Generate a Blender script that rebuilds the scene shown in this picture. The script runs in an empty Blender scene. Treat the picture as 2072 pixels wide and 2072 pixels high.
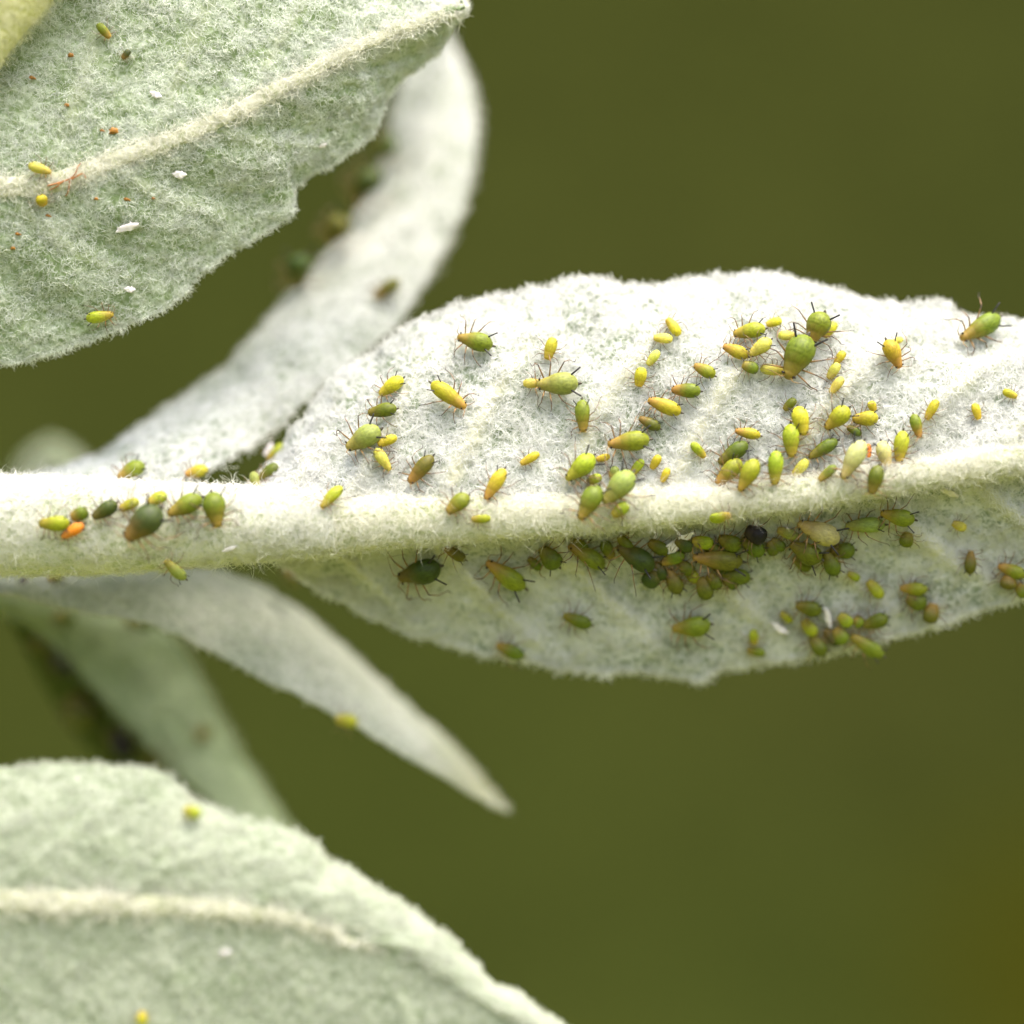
import bpy, math, random
import numpy as np
from mathutils import Matrix, Vector
from mathutils.bvhtree import BVHTree

# ------------------------------------------------------------------ camera, sky, sun, exposure
SC = bpy.context.scene
COL = SC.collection
DIST = 6.0                                   # camera to plane of focus; 1 unit = 1000 px of the photograph there
cam = bpy.data.cameras.new('camera')
cam.sensor_width = 36.0
cam.lens = 36.0 * DIST / 2.072
cam.clip_start = 0.05
cam.clip_end = 1000
cam.dof.use_dof = True
cam.dof.focus_distance = DIST + 0.01
cam.dof.aperture_fstop = 0.235
camo = bpy.data.objects.new('camera', cam)
COL.objects.link(camo)
camo.location = (0, -DIST, 0)
camo.rotation_euler = (math.radians(90), 0, 0)
SC.camera = camo

SUN_EL, SUN_AZ = 70.0, 145.0                 # azimuth clockwise from +Y seen from above (camera looks along +Y)
world = bpy.data.worlds.new('World')
SC.world = world
world.use_nodes = True
wn = world.node_tree.nodes
sky = wn.new('ShaderNodeTexSky')
sky.sky_type = 'NISHITA'
sky.sun_disc = False
sky.sun_elevation = math.radians(SUN_EL)
sky.sun_rotation = math.radians(SUN_AZ)
sky.air_density = 1.0
sky.dust_density = 8.0
sky.ozone_density = 0.5
bg = wn['Background']
bg.inputs['Strength'].default_value = 0.15
world.node_tree.links.new(sky.outputs[0], bg.inputs['Color'])

sun = bpy.data.lights.new('sun', 'SUN')
sun.energy = 1.2
sun.angle = math.radians(45)
sun.color = (1.0, 0.985, 0.965)
suno = bpy.data.objects.new('sun', sun)
COL.objects.link(suno)
el, az = math.radians(SUN_EL), math.radians(SUN_AZ)
sdir = Vector((math.sin(az) * math.cos(el), math.cos(az) * math.cos(el), math.sin(el)))
suno.rotation_euler = sdir.to_track_quat('Z', 'Y').to_euler()
suno.location = sdir * 20

SC.view_settings.view_transform = 'Standard'
SC.view_settings.look = 'None'
SC.view_settings.exposure = 1.38
SC.view_settings.gamma = 1.0
SC.view_settings.use_curve_mapping = False
SC.render.engine = 'CYCLES'
SC.cycles.max_bounces = 8
SC.cycles.diffuse_bounces = 4
SC.cycles.use_denoising = True

RNG = np.random.default_rng(7)
random.seed(7)

# ------------------------------------------------------------------ helpers
def P(px, py, Y=0.0):
    s = 0.001 * (DIST + Y) / DIST
    return np.array([(px - 1036.0) * s, Y, (1036.0 - py) * s])

def hash3(i, j, k):
    h = (i * 374761393 + j * 668265263 + k * 2147483647) & 0xFFFFFFFF
    h = ((h ^ (h >> 13)) * 1274126177) & 0xFFFFFFFF
    h = (h ^ (h >> 16)) & 0xFFFFFFFF
    return h.astype(np.float64) / 4294967295.0

def vnoise(p, seed=0):
    """value noise in -1..1 for an (...,3) array"""
    p = np.asarray(p) + seed * 17.31
    f = np.floor(p).astype(np.int64)
    t = p - f
    t = t * t * (3 - 2 * t)
    out = 0
    for a in (0, 1):
        for b in (0, 1):
            for c in (0, 1):
                w = (t[..., 0] if a else 1 - t[..., 0]) * (t[..., 1] if b else 1 - t[..., 1]) * (t[..., 2] if c else 1 - t[..., 2])
                out = out + w * hash3(f[..., 0] + a, f[..., 1] + b, f[..., 2] + c)
    return out * 2 - 1

def norm(a):
    return a / np.maximum(np.linalg.norm(a, axis=-1, keepdims=True), 1e-12)

def resample(pts, n, smooth=0):
    pts = np.asarray(pts, float)
    d = np.r_[0, np.cumsum(np.linalg.norm(np.diff(pts[:, :2], axis=0), axis=1))]
    t = np.linspace(0, d[-1], n)
    out = np.stack([np.interp(t, d, pts[:, k]) for k in range(pts.shape[1])], 1)
    for _ in range(smooth):
        q = out.copy()
        q[1:-1] = (out[:-2] + 2 * out[1:-1] + out[2:]) / 4
        out = q
    return out

def new_mesh(name, verts, loops, counts, smooth=True):
    verts = np.asarray(verts, np.float32)
    loops = np.asarray(loops, np.int32).ravel()
    counts = np.asarray(counts, np.int32)
    me = bpy.data.meshes.new(name)
    me.vertices.add(len(verts))
    me.vertices.foreach_set('co', verts.ravel())
    me.loops.add(len(loops))
    me.loops.foreach_set('vertex_index', loops)
    me.polygons.add(len(counts))
    starts = np.r_[0, np.cumsum(counts)[:-1]].astype(np.int32)
    me.polygons.foreach_set('loop_start', starts)
    me.polygons.foreach_set('loop_total', counts)
    me.polygons.foreach_set('use_smooth', np.full(len(counts), smooth))
    me.update(calc_edges=True)
    me.validate()
    return me

def link(name, data, mat=None, parent=None, kind=None):
    o = bpy.data.objects.new(name, data)
    COL.objects.link(o)
    if mat is not None and data is not None and not data.materials:
        data.materials.append(mat)
    if parent is not None:
        o.parent = parent
        o.matrix_parent_inverse = parent_world(parent).inverted()
    if kind:
        o['kind'] = kind
    return o

def parent_world(o):
    m = o.matrix_basis.copy()
    if o.parent:
        m = parent_world(o.parent) @ o.matrix_parent_inverse @ m
    return m

def thing(name, label, cat, loc, group=None):
    o = bpy.data.objects.new(name, None)
    o.empty_display_size = 0.02
    COL.objects.link(o)
    o.location = loc
    o['label'] = label
    o['category'] = cat
    if group:
        o['group'] = group
    return o

# ------------------------------------------------------------------ materials
def mat(name):
    m = bpy.data.materials.new(name)
    m.use_nodes = True
    nt = m.node_tree
    for n in list(nt.nodes):
        nt.nodes.remove(n)
    out = nt.nodes.new('ShaderNodeOutputMaterial')
    return m, nt, out

def noise_node(nt, scale, detail=3, rough=0.6, vec=None):
    n = nt.nodes.new('ShaderNodeTexNoise')
    n.inputs['Scale'].default_value = scale
    n.inputs['Detail'].default_value = detail
    n.inputs['Roughness'].default_value = rough
    if vec is not None:
        nt.links.new(vec, n.inputs['Vector'])
    return n

def ramp(nt, src, stops):
    r = nt.nodes.new('ShaderNodeValToRGB')
    nt.links.new(src, r.inputs['Fac'])
    e = r.color_ramp.elements
    while len(e) < len(stops):
        e.new(0.5)
    for k, (p, c) in enumerate(stops):
        e[k].position = p
        e[k].color = (*c, 1)
    return r

def felt_material(name, pit, wool, tint, lo=0.40, hi=0.62, trans=0.28, vein=(0.82, 0.81, 0.64)):
    """felted leaf skin: green showing in small pits between matted pale wool, with faint large patches"""
    m, nt, out = mat(name)
    geo = nt.nodes.new('ShaderNodeNewGeometry')
    fine = noise_node(nt, 85, 4, 0.65, geo.outputs['Position'])
    big = noise_node(nt, 9, 3, 0.5, geo.outputs['Position'])
    add = nt.nodes.new('ShaderNodeMath'); add.operation = 'MULTIPLY_ADD'
    nt.links.new(big.outputs['Fac'], add.inputs[0]); add.inputs[1].default_value = 0.5
    nt.links.new(fine.outputs['Fac'], add.inputs[2])
    sub = nt.nodes.new('ShaderNodeMath'); sub.operation = 'SUBTRACT'
    nt.links.new(add.outputs[0], sub.inputs[0]); sub.inputs[1].default_value = 0.25
    r = ramp(nt, sub.outputs[0], [(lo, pit), (hi, wool)])
    tn = noise_node(nt, 5, 2, 0.5, geo.outputs['Position'])
    tr = ramp(nt, tn.outputs['Fac'], [(0.45, (0, 0, 0)), (0.75, (1, 1, 1))])
    mx = nt.nodes.new('ShaderNodeMix'); mx.data_type = 'RGBA'
    mulf = nt.nodes.new('ShaderNodeMath'); mulf.operation = 'MULTIPLY'; mulf.inputs[1].default_value = 0.35
    nt.links.new(tr.outputs['Color'], mulf.inputs[0])
    nt.links.new(mulf.outputs[0], mx.inputs[0])
    nt.links.new(r.outputs['Color'], mx.inputs[6])
    mx.inputs[7].default_value = (*tint, 1)
    va = nt.nodes.new('ShaderNodeAttribute'); va.attribute_name = 'vein'
    vm = nt.nodes.new('ShaderNodeMix'); vm.data_type = 'RGBA'
    nt.links.new(va.outputs['Fac'], vm.inputs[0]); nt.links.new(mx.outputs[2], vm.inputs[6])
    vm.inputs[7].default_value = (*vein, 1)
    mx = vm
    bump = nt.nodes.new('ShaderNodeBump'); bump.inputs['Strength'].default_value = 0.5
    bump.inputs['Distance'].default_value = 0.01
    nt.links.new(fine.outputs['Fac'], bump.inputs['Height'])
    dif = nt.nodes.new('ShaderNodeBsdfDiffuse'); dif.inputs['Roughness'].default_value = 0.8
    tl = nt.nodes.new('ShaderNodeBsdfTranslucent')
    nt.links.new(mx.outputs[2], dif.inputs['Color'])
    tm = nt.nodes.new('ShaderNodeMix'); tm.data_type = 'RGBA'; tm.blend_type = 'MULTIPLY'; tm.inputs[0].default_value = 1
    nt.links.new(mx.outputs[2], tm.inputs[6]); tm.inputs[7].default_value = (0.97, 1.0, 0.76, 1)
    nt.links.new(tm.outputs[2], tl.inputs['Color'])
    nt.links.new(bump.outputs['Normal'], dif.inputs['Normal'])
    ms = nt.nodes.new('ShaderNodeMixShader'); ms.inputs[0].default_value = trans
    nt.links.new(dif.outputs[0], ms.inputs[1]); nt.links.new(tl.outputs[0], ms.inputs[2])
    nt.links.new(ms.outputs[0], out.inputs['Surface'])
    return m

def hair_material(name, col, trans=0.5):
    m, nt, out = mat(name)
    geo = nt.nodes.new('ShaderNodeNewGeometry')
    n = noise_node(nt, 30, 2, 0.5, geo.outputs['Position'])
    c2 = tuple(c * 0.88 for c in col)
    r = ramp(nt, n.outputs['Fac'], [(0.35, c2), (0.65, col)])
    dif = nt.nodes.new('ShaderNodeBsdfDiffuse')
    tl = nt.nodes.new('ShaderNodeBsdfTranslucent')
    for b in (dif, tl):
        nt.links.new(r.outputs['Color'], b.inputs['Color'])
    ms = nt.nodes.new('ShaderNodeMixShader'); ms.inputs[0].default_value = trans
    nt.links.new(dif.outputs[0], ms.inputs[1]); nt.links.new(tl.outputs[0], ms.inputs[2])
    nt.links.new(ms.outputs[0], out.inputs['Surface'])
    return m

def simple(name, col, rough=0.5, spec=0.5, noise_amt=0.25, scale=120, sss=0.0):
    m, nt, out = mat(name)
    geo = nt.nodes.new('ShaderNodeNewGeometry')
    n = noise_node(nt, scale, 2, 0.5, geo.outputs['Position'])
    r = ramp(nt, n.outputs['Fac'], [(0.3, tuple(c * (1 - noise_amt) for c in col)), (0.7, tuple(min(1, c * (1 + noise_amt * 0.5)) for c in col))])
    b = nt.nodes.new('ShaderNodeBsdfPrincipled')
    nt.links.new(r.outputs['Color'], b.inputs['Base Color'])
    b.inputs['Roughness'].default_value = rough
    b.inputs['Specular IOR Level'].default_value = spec
    if sss:
        b.inputs['Subsurface Weight'].default_value = sss
        b.inputs['Subsurface Radius'].default_value = (1, 0.8, 0.4)
        b.inputs['Subsurface Scale'].default_value = 0.01
    nt.links.new(b.outputs[0], out.inputs['Surface'])
    return m

def aphid_material():
    """abdomen colour from the object's own colour, head end tinted orange-brown (object alpha = how much)"""
    m, nt, out = mat('aphid_skin')
    tc = nt.nodes.new('ShaderNodeTexCoord')
    oi = nt.nodes.new('ShaderNodeObjectInfo')
    sep = nt.nodes.new('ShaderNodeSeparateXYZ')
    nt.links.new(tc.outputs['Object'], sep.inputs[0])
    n1 = noise_node(nt, 5, 2, 0.5, tc.outputs['Object'])
    # x runs -0.5 tail .. 0.5 head
    xa = nt.nodes.new('ShaderNodeMath'); xa.operation = 'MULTIPLY_ADD'
    nt.links.new(n1.outputs['Fac'], xa.inputs[0]); xa.inputs[1].default_value = 0.25
    nt.links.new(sep.outputs['X'], xa.inputs[2])
    mr = nt.nodes.new('ShaderNodeMapRange'); mr.interpolation_type = 'SMOOTHSTEP'
    nt.links.new(xa.outputs[0], mr.inputs['Value'])
    mr.inputs['From Min'].default_value = 0.0; mr.inputs['From Max'].default_value = 0.58
    mul = nt.nodes.new('ShaderNodeMath'); mul.operation = 'MULTIPLY'
    nt.links.new(mr.outputs[0], mul.inputs[0]); nt.links.new(oi.outputs['Alpha'], mul.inputs[1])
    # darker gut patch and pale mottling on the back
    n2 = noise_node(nt, 9, 3, 0.6, tc.outputs['Object'])
    hsv = nt.nodes.new('ShaderNodeHueSaturation')
    nt.links.new(oi.outputs['Color'], hsv.inputs['Color'])
    vr = nt.nodes.new('ShaderNodeMapRange')
    nt.links.new(n2.outputs['Fac'], vr.inputs['Value'])
    vr.inputs['From Min'].default_value = 0.3; vr.inputs['From Max'].default_value = 0.7
    vr.inputs['To Min'].default_value = 0.68; vr.inputs['To Max'].default_value = 1.25
    nt.links.new(vr.outputs[0], hsv.inputs['Value'])
    hr = nt.nodes.new('ShaderNodeMapRange')
    nt.links.new(oi.outputs['Random'], hr.inputs['Value'])
    hr.inputs['To Min'].default_value = 0.485; hr.inputs['To Max'].default_value = 0.512
    nt.links.new(hr.outputs[0], hsv.inputs['Hue'])
    mx = nt.nodes.new('ShaderNodeMix'); mx.data_type = 'RGBA'
    nt.links.new(mul.outputs[0], mx.inputs[0])
    nt.links.new(hsv.outputs[0], mx.inputs[6])
    mx.inputs[7].default_value = (0.40, 0.21, 0.06, 1)
    b = nt.nodes.new('ShaderNodeBsdfPrincipled')
    nt.links.new(mx.outputs[2], b.inputs['Base Color'])
    b.inputs['Roughness'].default_value = 0.5
    b.inputs['Specular IOR Level'].default_value = 0.28
    b.inputs['Subsurface Weight'].default_value = 0.8
    b.inputs['Subsurface Radius'].default_value = (1.0, 0.9, 0.25)
    b.inputs['Subsurface Scale'].default_value = 0.015
    wv = nt.nodes.new('ShaderNodeTexWave')
    wv.inputs['Scale'].default_value = 3.2; wv.inputs['Distortion'].default_value = 1.0
    nt.links.new(tc.outputs['Object'], wv.inputs['Vector'])
    bump = nt.nodes.new('ShaderNodeBump'); bump.inputs['Strength'].default_value = 0.08; bump.inputs['Distance'].default_value = 0.001
    nt.links.new(wv.outputs['Fac'], bump.inputs['Height'])
    nt.links.new(bump.outputs[0], b.inputs['Normal'])
    nt.links.new(b.outputs[0], out.inputs['Surface'])
    return m

def leg_material():
    """pale amber legs with dark knees and feet, by height along the leg (stored per vertex)"""
    m, nt, out = mat('aphid_leg')
    at = nt.nodes.new('ShaderNodeAttribute'); at.attribute_name = 'along'
    r = ramp(nt, at.outputs['Fac'], [(0.0, (0.42, 0.26, 0.08)), (0.28, (0.26, 0.15, 0.05)), (0.42, (0.035, 0.025, 0.02)), (0.52, (0.24, 0.14, 0.06)), (0.78, (0.14, 0.09, 0.05)), (0.95, (0.02, 0.015, 0.015))])
    b = nt.nodes.new('ShaderNodeBsdfPrincipled')
    nt.links.new(r.outputs['Color'], b.inputs['Base Color'])
    b.inputs['Roughness'].default_value = 0.5
    nt.links.new(b.outputs[0], out.inputs['Surface'])
    return m

M_SKIN = aphid_material()
M_LEG = leg_material()
M_BLACK = simple('siphunculus_black', (0.012, 0.011, 0.012), 0.45)
M_DUSK = simple('siphunculus_dusky', (0.07, 0.06, 0.04), 0.5)
M_EYE = simple('aphid_eye', (0.012, 0.004, 0.004), 0.25)
M_SKINCAST = simple('cast_skin_white', (0.80, 0.76, 0.76), 0.35, 0.5, 0.15, 90, 0.2)
M_ORANGE = simple('orange_resin', (0.36, 0.17, 0.025), 0.5, 0.4, 0.4, 150)
M_DARKRED = simple('dark_red_speck', (0.05, 0.012, 0.012), 0.5)

# ------------------------------------------------------------------ leaf surfaces
BVH_V, BVH_F = [], []

def register(grid, step):
    g = grid[::step, ::step]
    nu, nv = g.shape[:2]
    base = len(BVH_V)
    BVH_V.extend(map(tuple, g.reshape(-1, 3)))
    for i in range(nu - 1):
        for j in range(nv - 1):
            a = base + i * nv + j
            BVH_F.append((a, a + 1, a + nv + 1, a + nv))

def grid_normals(G, wrap=False):
    du = np.gradient(G, axis=0)
    dv = np.gradient(G, axis=1)
    if wrap:
        dv[:, 0] = dv[:, -1] = (G[:, 1] - G[:, -2]) / 2
    return norm(np.cross(du, dv))

def felt(G, N, amp):
    h = vnoise(G * 75, 1) * 0.5 + vnoise(G * 170, 2) * 0.35 + vnoise(G * 28, 3) * 0.6
    return G + N * (h * amp)[..., None], h

def grid_mesh(name, G, thick, flip, vein=None):
    """a felt sheet of real thickness: front grid, back grid, rim"""
    nu, nv = G.shape[:2]
    N = grid_normals(G)
    if flip:
        N = -N
    step = 1
    F = G.reshape(-1, 3)
    B = (G - N * thick).reshape(-1, 3)
    idx = np.arange(nu * nv).reshape(nu, nv)
    q = np.stack([idx[:-1, :-1], idx[1:, :-1], idx[1:, 1:], idx[:-1, 1:]], -1).reshape(-1, 4)
    if flip:
        q = q[:, ::-1]
    n = nu * nv
    rim = []
    edge = np.r_[idx[0, :], idx[1:, -1], idx[-1, -2::-1], idx[-2:0:-1, 0]]
    nx = np.roll(edge, -1)
    rim = np.stack([edge, nx, nx + n, edge + n], -1)
    if flip:
        rim = rim[:, ::-1]
    faces = np.concatenate([q, q[:, ::-1] + n, rim])
    me = new_mesh(name, np.concatenate([F, B]), faces, np.full(len(faces), 4))
    if vein is not None:
        at = me.attributes.new('vein', 'FLOAT', 'POINT')
        vv = np.clip(vein, 0, 1).astype(np.float32).ravel()
        at.data.foreach_set('value', np.r_[vv, vv])
    return me

def interp_grid(A, u, v):
    nu, nv = A.shape[:2]
    x = np.clip(u, 0, 1) * (nu - 1); y = np.clip(v, 0, 1) * (nv - 1)
    i = np.minimum(x.astype(int), nu - 2); j = np.minimum(y.astype(int), nv - 2)
    a = (x - i)[:, None]; b = (y - j)[:, None]
    return A[i, j] * (1 - a) * (1 - b) + A[i + 1, j] * a * (1 - b) + A[i, j + 1] * (1 - a) * b + A[i + 1, j + 1] * a * b

def hairs(name, G, N, count, length, width, rise, material, parent, edge_frac=0.12, sides=('v0', 'v1'), outward=0.5, clump=0.5, weight=None, stand=0.0):
    """matted wool: thousands of thin curled strips lying on and arching over the surface"""
    u = RNG.random(int(count * 1.9)); v = RNG.random(int(count * 1.9))
    p = interp_grid(G, u, v)
    dens = 0.5 + clump * vnoise(p * 38, 5) + clump * 0.7 * vnoise(p * 95, 6)
    if weight is not None:
        dens = dens * weight(u, v)
    keep = RNG.random(len(u)) < np.clip(dens, 0.03, 1) 
    u, v = u[keep][:count], v[keep][:count]
    ne = int(count * edge_frac)
    is_edge = np.zeros(len(u), bool)
    side = np.zeros(len(u))
    if ne and sides:
        eu = RNG.random(ne); ev = np.where(RNG.random(ne) < 0.5, 0.0, 1.0)
        if 'v0' not in sides: ev[:] = 1
        if 'v1' not in sides: ev[:] = 0
        ev = ev + np.where(ev > 0.5, -1, 1) * RNG.random(ne) * 0.012
        u = np.r_[u, eu]; v = np.r_[v, ev]
        is_edge = np.r_[is_edge, np.ones(ne, bool)]
        side = np.r_[side, np.where(ev > 0.5, 1.0, -1.0)]
    n = len(u)
    p = interp_grid(G, u, v)
    nn = norm(interp_grid(N, u, v))
    tv = interp_grid(np.gradient(G, axis=1), u, v)
    tv = norm(tv)
    tu = norm(np.cross(nn, tv))
    ang0 = vnoise(p * 14, 8) * 4.5 + RNG.normal(0, 1.1, n)
    ang0 = np.where(is_edge, np.where(side > 0, 0, math.pi) + RNG.normal(0, 0.9, n), ang0)
    curl = RNG.normal(0, 3.6, n)
    curl = np.where(is_edge, RNG.normal(0, 1.4, n), curl)
    L = length * (0.45 + 0.9 * RNG.random(n)) * np.where(is_edge, 0.7, 1.0)
    K = 5
    up = np.clip(rise * (0.35 + 1.1 * RNG.random(n)), 0, None)
    stand_up = stand * RNG.random(n)
    pts = np.zeros((n, K, 3))
    pts[:, 0] = p - nn * 0.001
    cur = p.copy()
    for k in range(1, K):
        s = (k - 0.5) / (K - 1)
        a = ang0 + curl * s
        d = tv * np.cos(a)[:, None] + tu * np.sin(a)[:, None]
        cur = cur + d * (L / (K - 1))[:, None]
        h = up * math.sin(math.pi * min(1, 0.15 + 0.75 * k / (K - 1))) + stand_up * L * k / (K - 1)
        pts[:, k] = cur + nn * h[:, None] + RNG.normal(0, 0.0008, (n, 3))
    dirs = norm(np.gradient(pts, axis=1))
    wd = norm(np.cross(dirs, norm(nn + RNG.normal(0, 0.55, (n, 3)))[:, None, :]))
    w = width * (0.7 + 0.6 * RNG.random(n))
    prof = np.array([1.0, 1.0, 0.9, 0.7])
    left = pts[:, :4] - wd[:, :4] * (w[:, None] * prof / 2)[..., None]
    right = pts[:, :4] + wd[:, :4] * (w[:, None] * prof / 2)[..., None]
    V = np.concatenate([left, right, pts[:, 4:5]], 1)            # 9 verts
    b = (np.arange(n) * 9)[:, None]
    quads = np.concatenate([b + np.array([[k, k + 4, k + 5, k + 1]]) for k in range(3)], 0)
    tris = b + np.array([[3, 7, 8]])
    loops = np.r_[quads.ravel(), tris.ravel()]
    counts = np.r_[np.full(len(quads), 4), np.full(len(tris), 3)]
    me = new_mesh(name, V.reshape(-1, 3), loops, counts, True)
    return link(name, me, material, parent, 'stuff')

def jag(rail, amp, wl, seed, axis=None):
    """little teeth and nicks along a margin, at right angles to it"""
    t = np.gradient(rail[:, :2], axis=0)
    t = t / np.maximum(np.linalg.norm(t, axis=1, keepdims=True), 1e-9)
    nrm = np.stack([-t[:, 1], t[:, 0]], 1)
    s = np.r_[0, np.cumsum(np.linalg.norm(np.diff(rail[:, :2], axis=0), axis=1))] / wl
    z = np.zeros_like(s)
    q = np.stack([s, z + seed, z], 1)
    d = vnoise(q, seed) + 0.6 * vnoise(q * 2.7, seed + 1) + 0.35 * vnoise(q * 6.1, seed + 2)
    out = rail.copy()
    out[:, :2] += nrm * (d * amp)[:, None]
    return out

def loft(rails, vs, nu, nv, smooth=6):
    """rails: list of px rails (px,py,Y) all along the leaf; vs: their place across it 0..1"""
    R = [r if isinstance(r, np.ndarray) else resample(r, nu, smooth) for r in rails]
    R = np.stack(R, 1)
    vv = np.linspace(0, 1, nv)
    out = np.zeros((nu, nv, 3))
    for k in range(3):
        for i in range(nu):
            out[i, :, k] = np.interp(vv, vs, R[i, :, k])
    return out, vv

def to_world(G):
    s = 0.001 * (DIST + G[..., 2]) / DIST
    return np.stack([(G[..., 0] - 1036) * s, G[..., 2], (1036 - G[..., 1]) * s], -1)

def tube_grid(path, nu, nv, smooth=10, flat=1.0):
    """path rows: px, py, Y of centre, radius in px -> closed tube grid (last column repeats the first)"""
    R = resample(path, nu, smooth)
    C = to_world(R[:, [0, 1, 2]])
    rad = R[:, 3] * 0.001
    T = norm(np.gradient(C, axis=0))
    back = np.array([0, 1.0, 0])
    S = norm(np.cross(T, back))
    Bk = norm(np.cross(S, T))
    a = np.linspace(0, 2 * math.pi, nv)
    G = C[:, None] + (S[:, None] * np.cos(a)[None, :, None] + Bk[:, None] * flat * np.sin(a)[None, :, None]) * rad[:, None, None]
    return G, C

def tube_mesh(name, G):
    nu, nv = G.shape[:2]
    idx = np.arange(nu * nv).reshape(nu, nv)
    q = np.stack([idx[:-1, :-1], idx[1:, :-1], idx[1:, 1:], idx[:-1, 1:]], -1).reshape(-1, 4)
    V = G.reshape(-1, 3)
    V = np.concatenate([V, G[0, :-1].mean(0)[None], G[-1, :-1].mean(0)[None]])
    c0, c1 = len(V) - 2, len(V) - 1
    t0 = np.stack([np.full(nv - 1, c0), idx[0, :-1], idx[0, 1:]], -1)
    t1 = np.stack([np.full(nv - 1, c1), idx[-1, 1:], idx[-1, :-1]], -1)
    loops = np.r_[q.ravel(), t0.ravel(), t1.ravel()]
    counts = np.r_[np.full(len(q), 4), np.full(len(t0) + len(t1), 3)]
    return new_mesh(name, V, loops, counts)

def orient(N, G):
    """flip normals so they look at the camera on average"""
    toc = np.array([0, -DIST, 0]) - G
    return (-N, True) if (N * toc).sum() < 0 else (N, False)

def build_tube(name, path, nu, nv, amp, material, parent, wool_mat=None, n_hair=0, hl=0.035, hw=0.0016, rise=0.008, stand=0.4, flat=1.0, wool_name='wool'):
    G, C = tube_grid(path, nu, nv, flat=flat)
    N = norm(G - C[:, None])
    G2, h = felt(G, N, amp)
    G2[:, -1] = G2[:, 0]
    o = link(name, tube_mesh(name, G2), material, parent)
    register(G2, 3)
    if n_hair:
        hairs(wool_name, G2, N, n_hair, hl, hw, rise, wool_mat, o if parent is not None and parent.parent is None else parent, edge_frac=0, sides=(), clump=0.45, stand=stand)
        hairs('fringe', G2, N, n_hair // 6, hl * 1.2, hw * 0.65, rise, wool_mat, o if parent is not None and parent.parent is None else parent, edge_frac=0, sides=(), clump=0.45, stand=1.0)
    return o

# felt materials: white shoot, greener upper leaf, pale lower leaf, dim rear leaf
M_WHITE = felt_material('felt_white', (0.31, 0.38, 0.26), (0.79, 0.81, 0.785), (0.70, 0.72, 0.64), 0.36, 0.54)
M_RIB = felt_material('felt_midrib', (0.52, 0.58, 0.32), (0.82, 0.82, 0.70), (0.76, 0.78, 0.58), 0.34, 0.52)
M_STEM = felt_material('felt_stem', (0.50, 0.57, 0.36), (0.82, 0.83, 0.75), (0.74, 0.77, 0.62), 0.34, 0.52)
M_GREENLEAF = felt_material('felt_green', (0.30, 0.40, 0.20), (0.68, 0.75, 0.63), (0.53, 0.63, 0.44), 0.42, 0.66)
M_PALE = felt_material('felt_pale', (0.38, 0.46, 0.30), (0.68, 0.73, 0.62), (0.58, 0.64, 0.50), 0.36, 0.62)
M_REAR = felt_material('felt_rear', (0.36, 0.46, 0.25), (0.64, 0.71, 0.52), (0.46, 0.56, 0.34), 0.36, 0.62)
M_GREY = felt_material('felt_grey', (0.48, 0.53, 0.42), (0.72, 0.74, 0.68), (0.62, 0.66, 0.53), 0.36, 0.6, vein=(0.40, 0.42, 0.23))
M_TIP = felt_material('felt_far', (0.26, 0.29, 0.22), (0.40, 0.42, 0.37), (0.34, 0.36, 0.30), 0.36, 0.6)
M_YSTEM = felt_material('felt_yellow', (0.60, 0.62, 0.24), (0.78, 0.78, 0.52), (0.70, 0.70, 0.36), 0.34, 0.6)
H_WHITE = hair_material('wool_white', (0.875, 0.89, 0.865))
H_RIB = hair_material('wool_cream', (0.88, 0.885, 0.80))
H_STEM = hair_material('wool_stem', (0.87, 0.88, 0.83))
H_GREEN = hair_material('wool_greenish', (0.86, 0.90, 0.83))
H_PALE = hair_material('wool_pale', (0.74, 0.78, 0.68))
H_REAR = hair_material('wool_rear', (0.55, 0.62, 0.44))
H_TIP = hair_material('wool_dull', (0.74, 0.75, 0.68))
H_YEL = hair_material('wool_yellow', (0.82, 0.82, 0.56))

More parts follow.
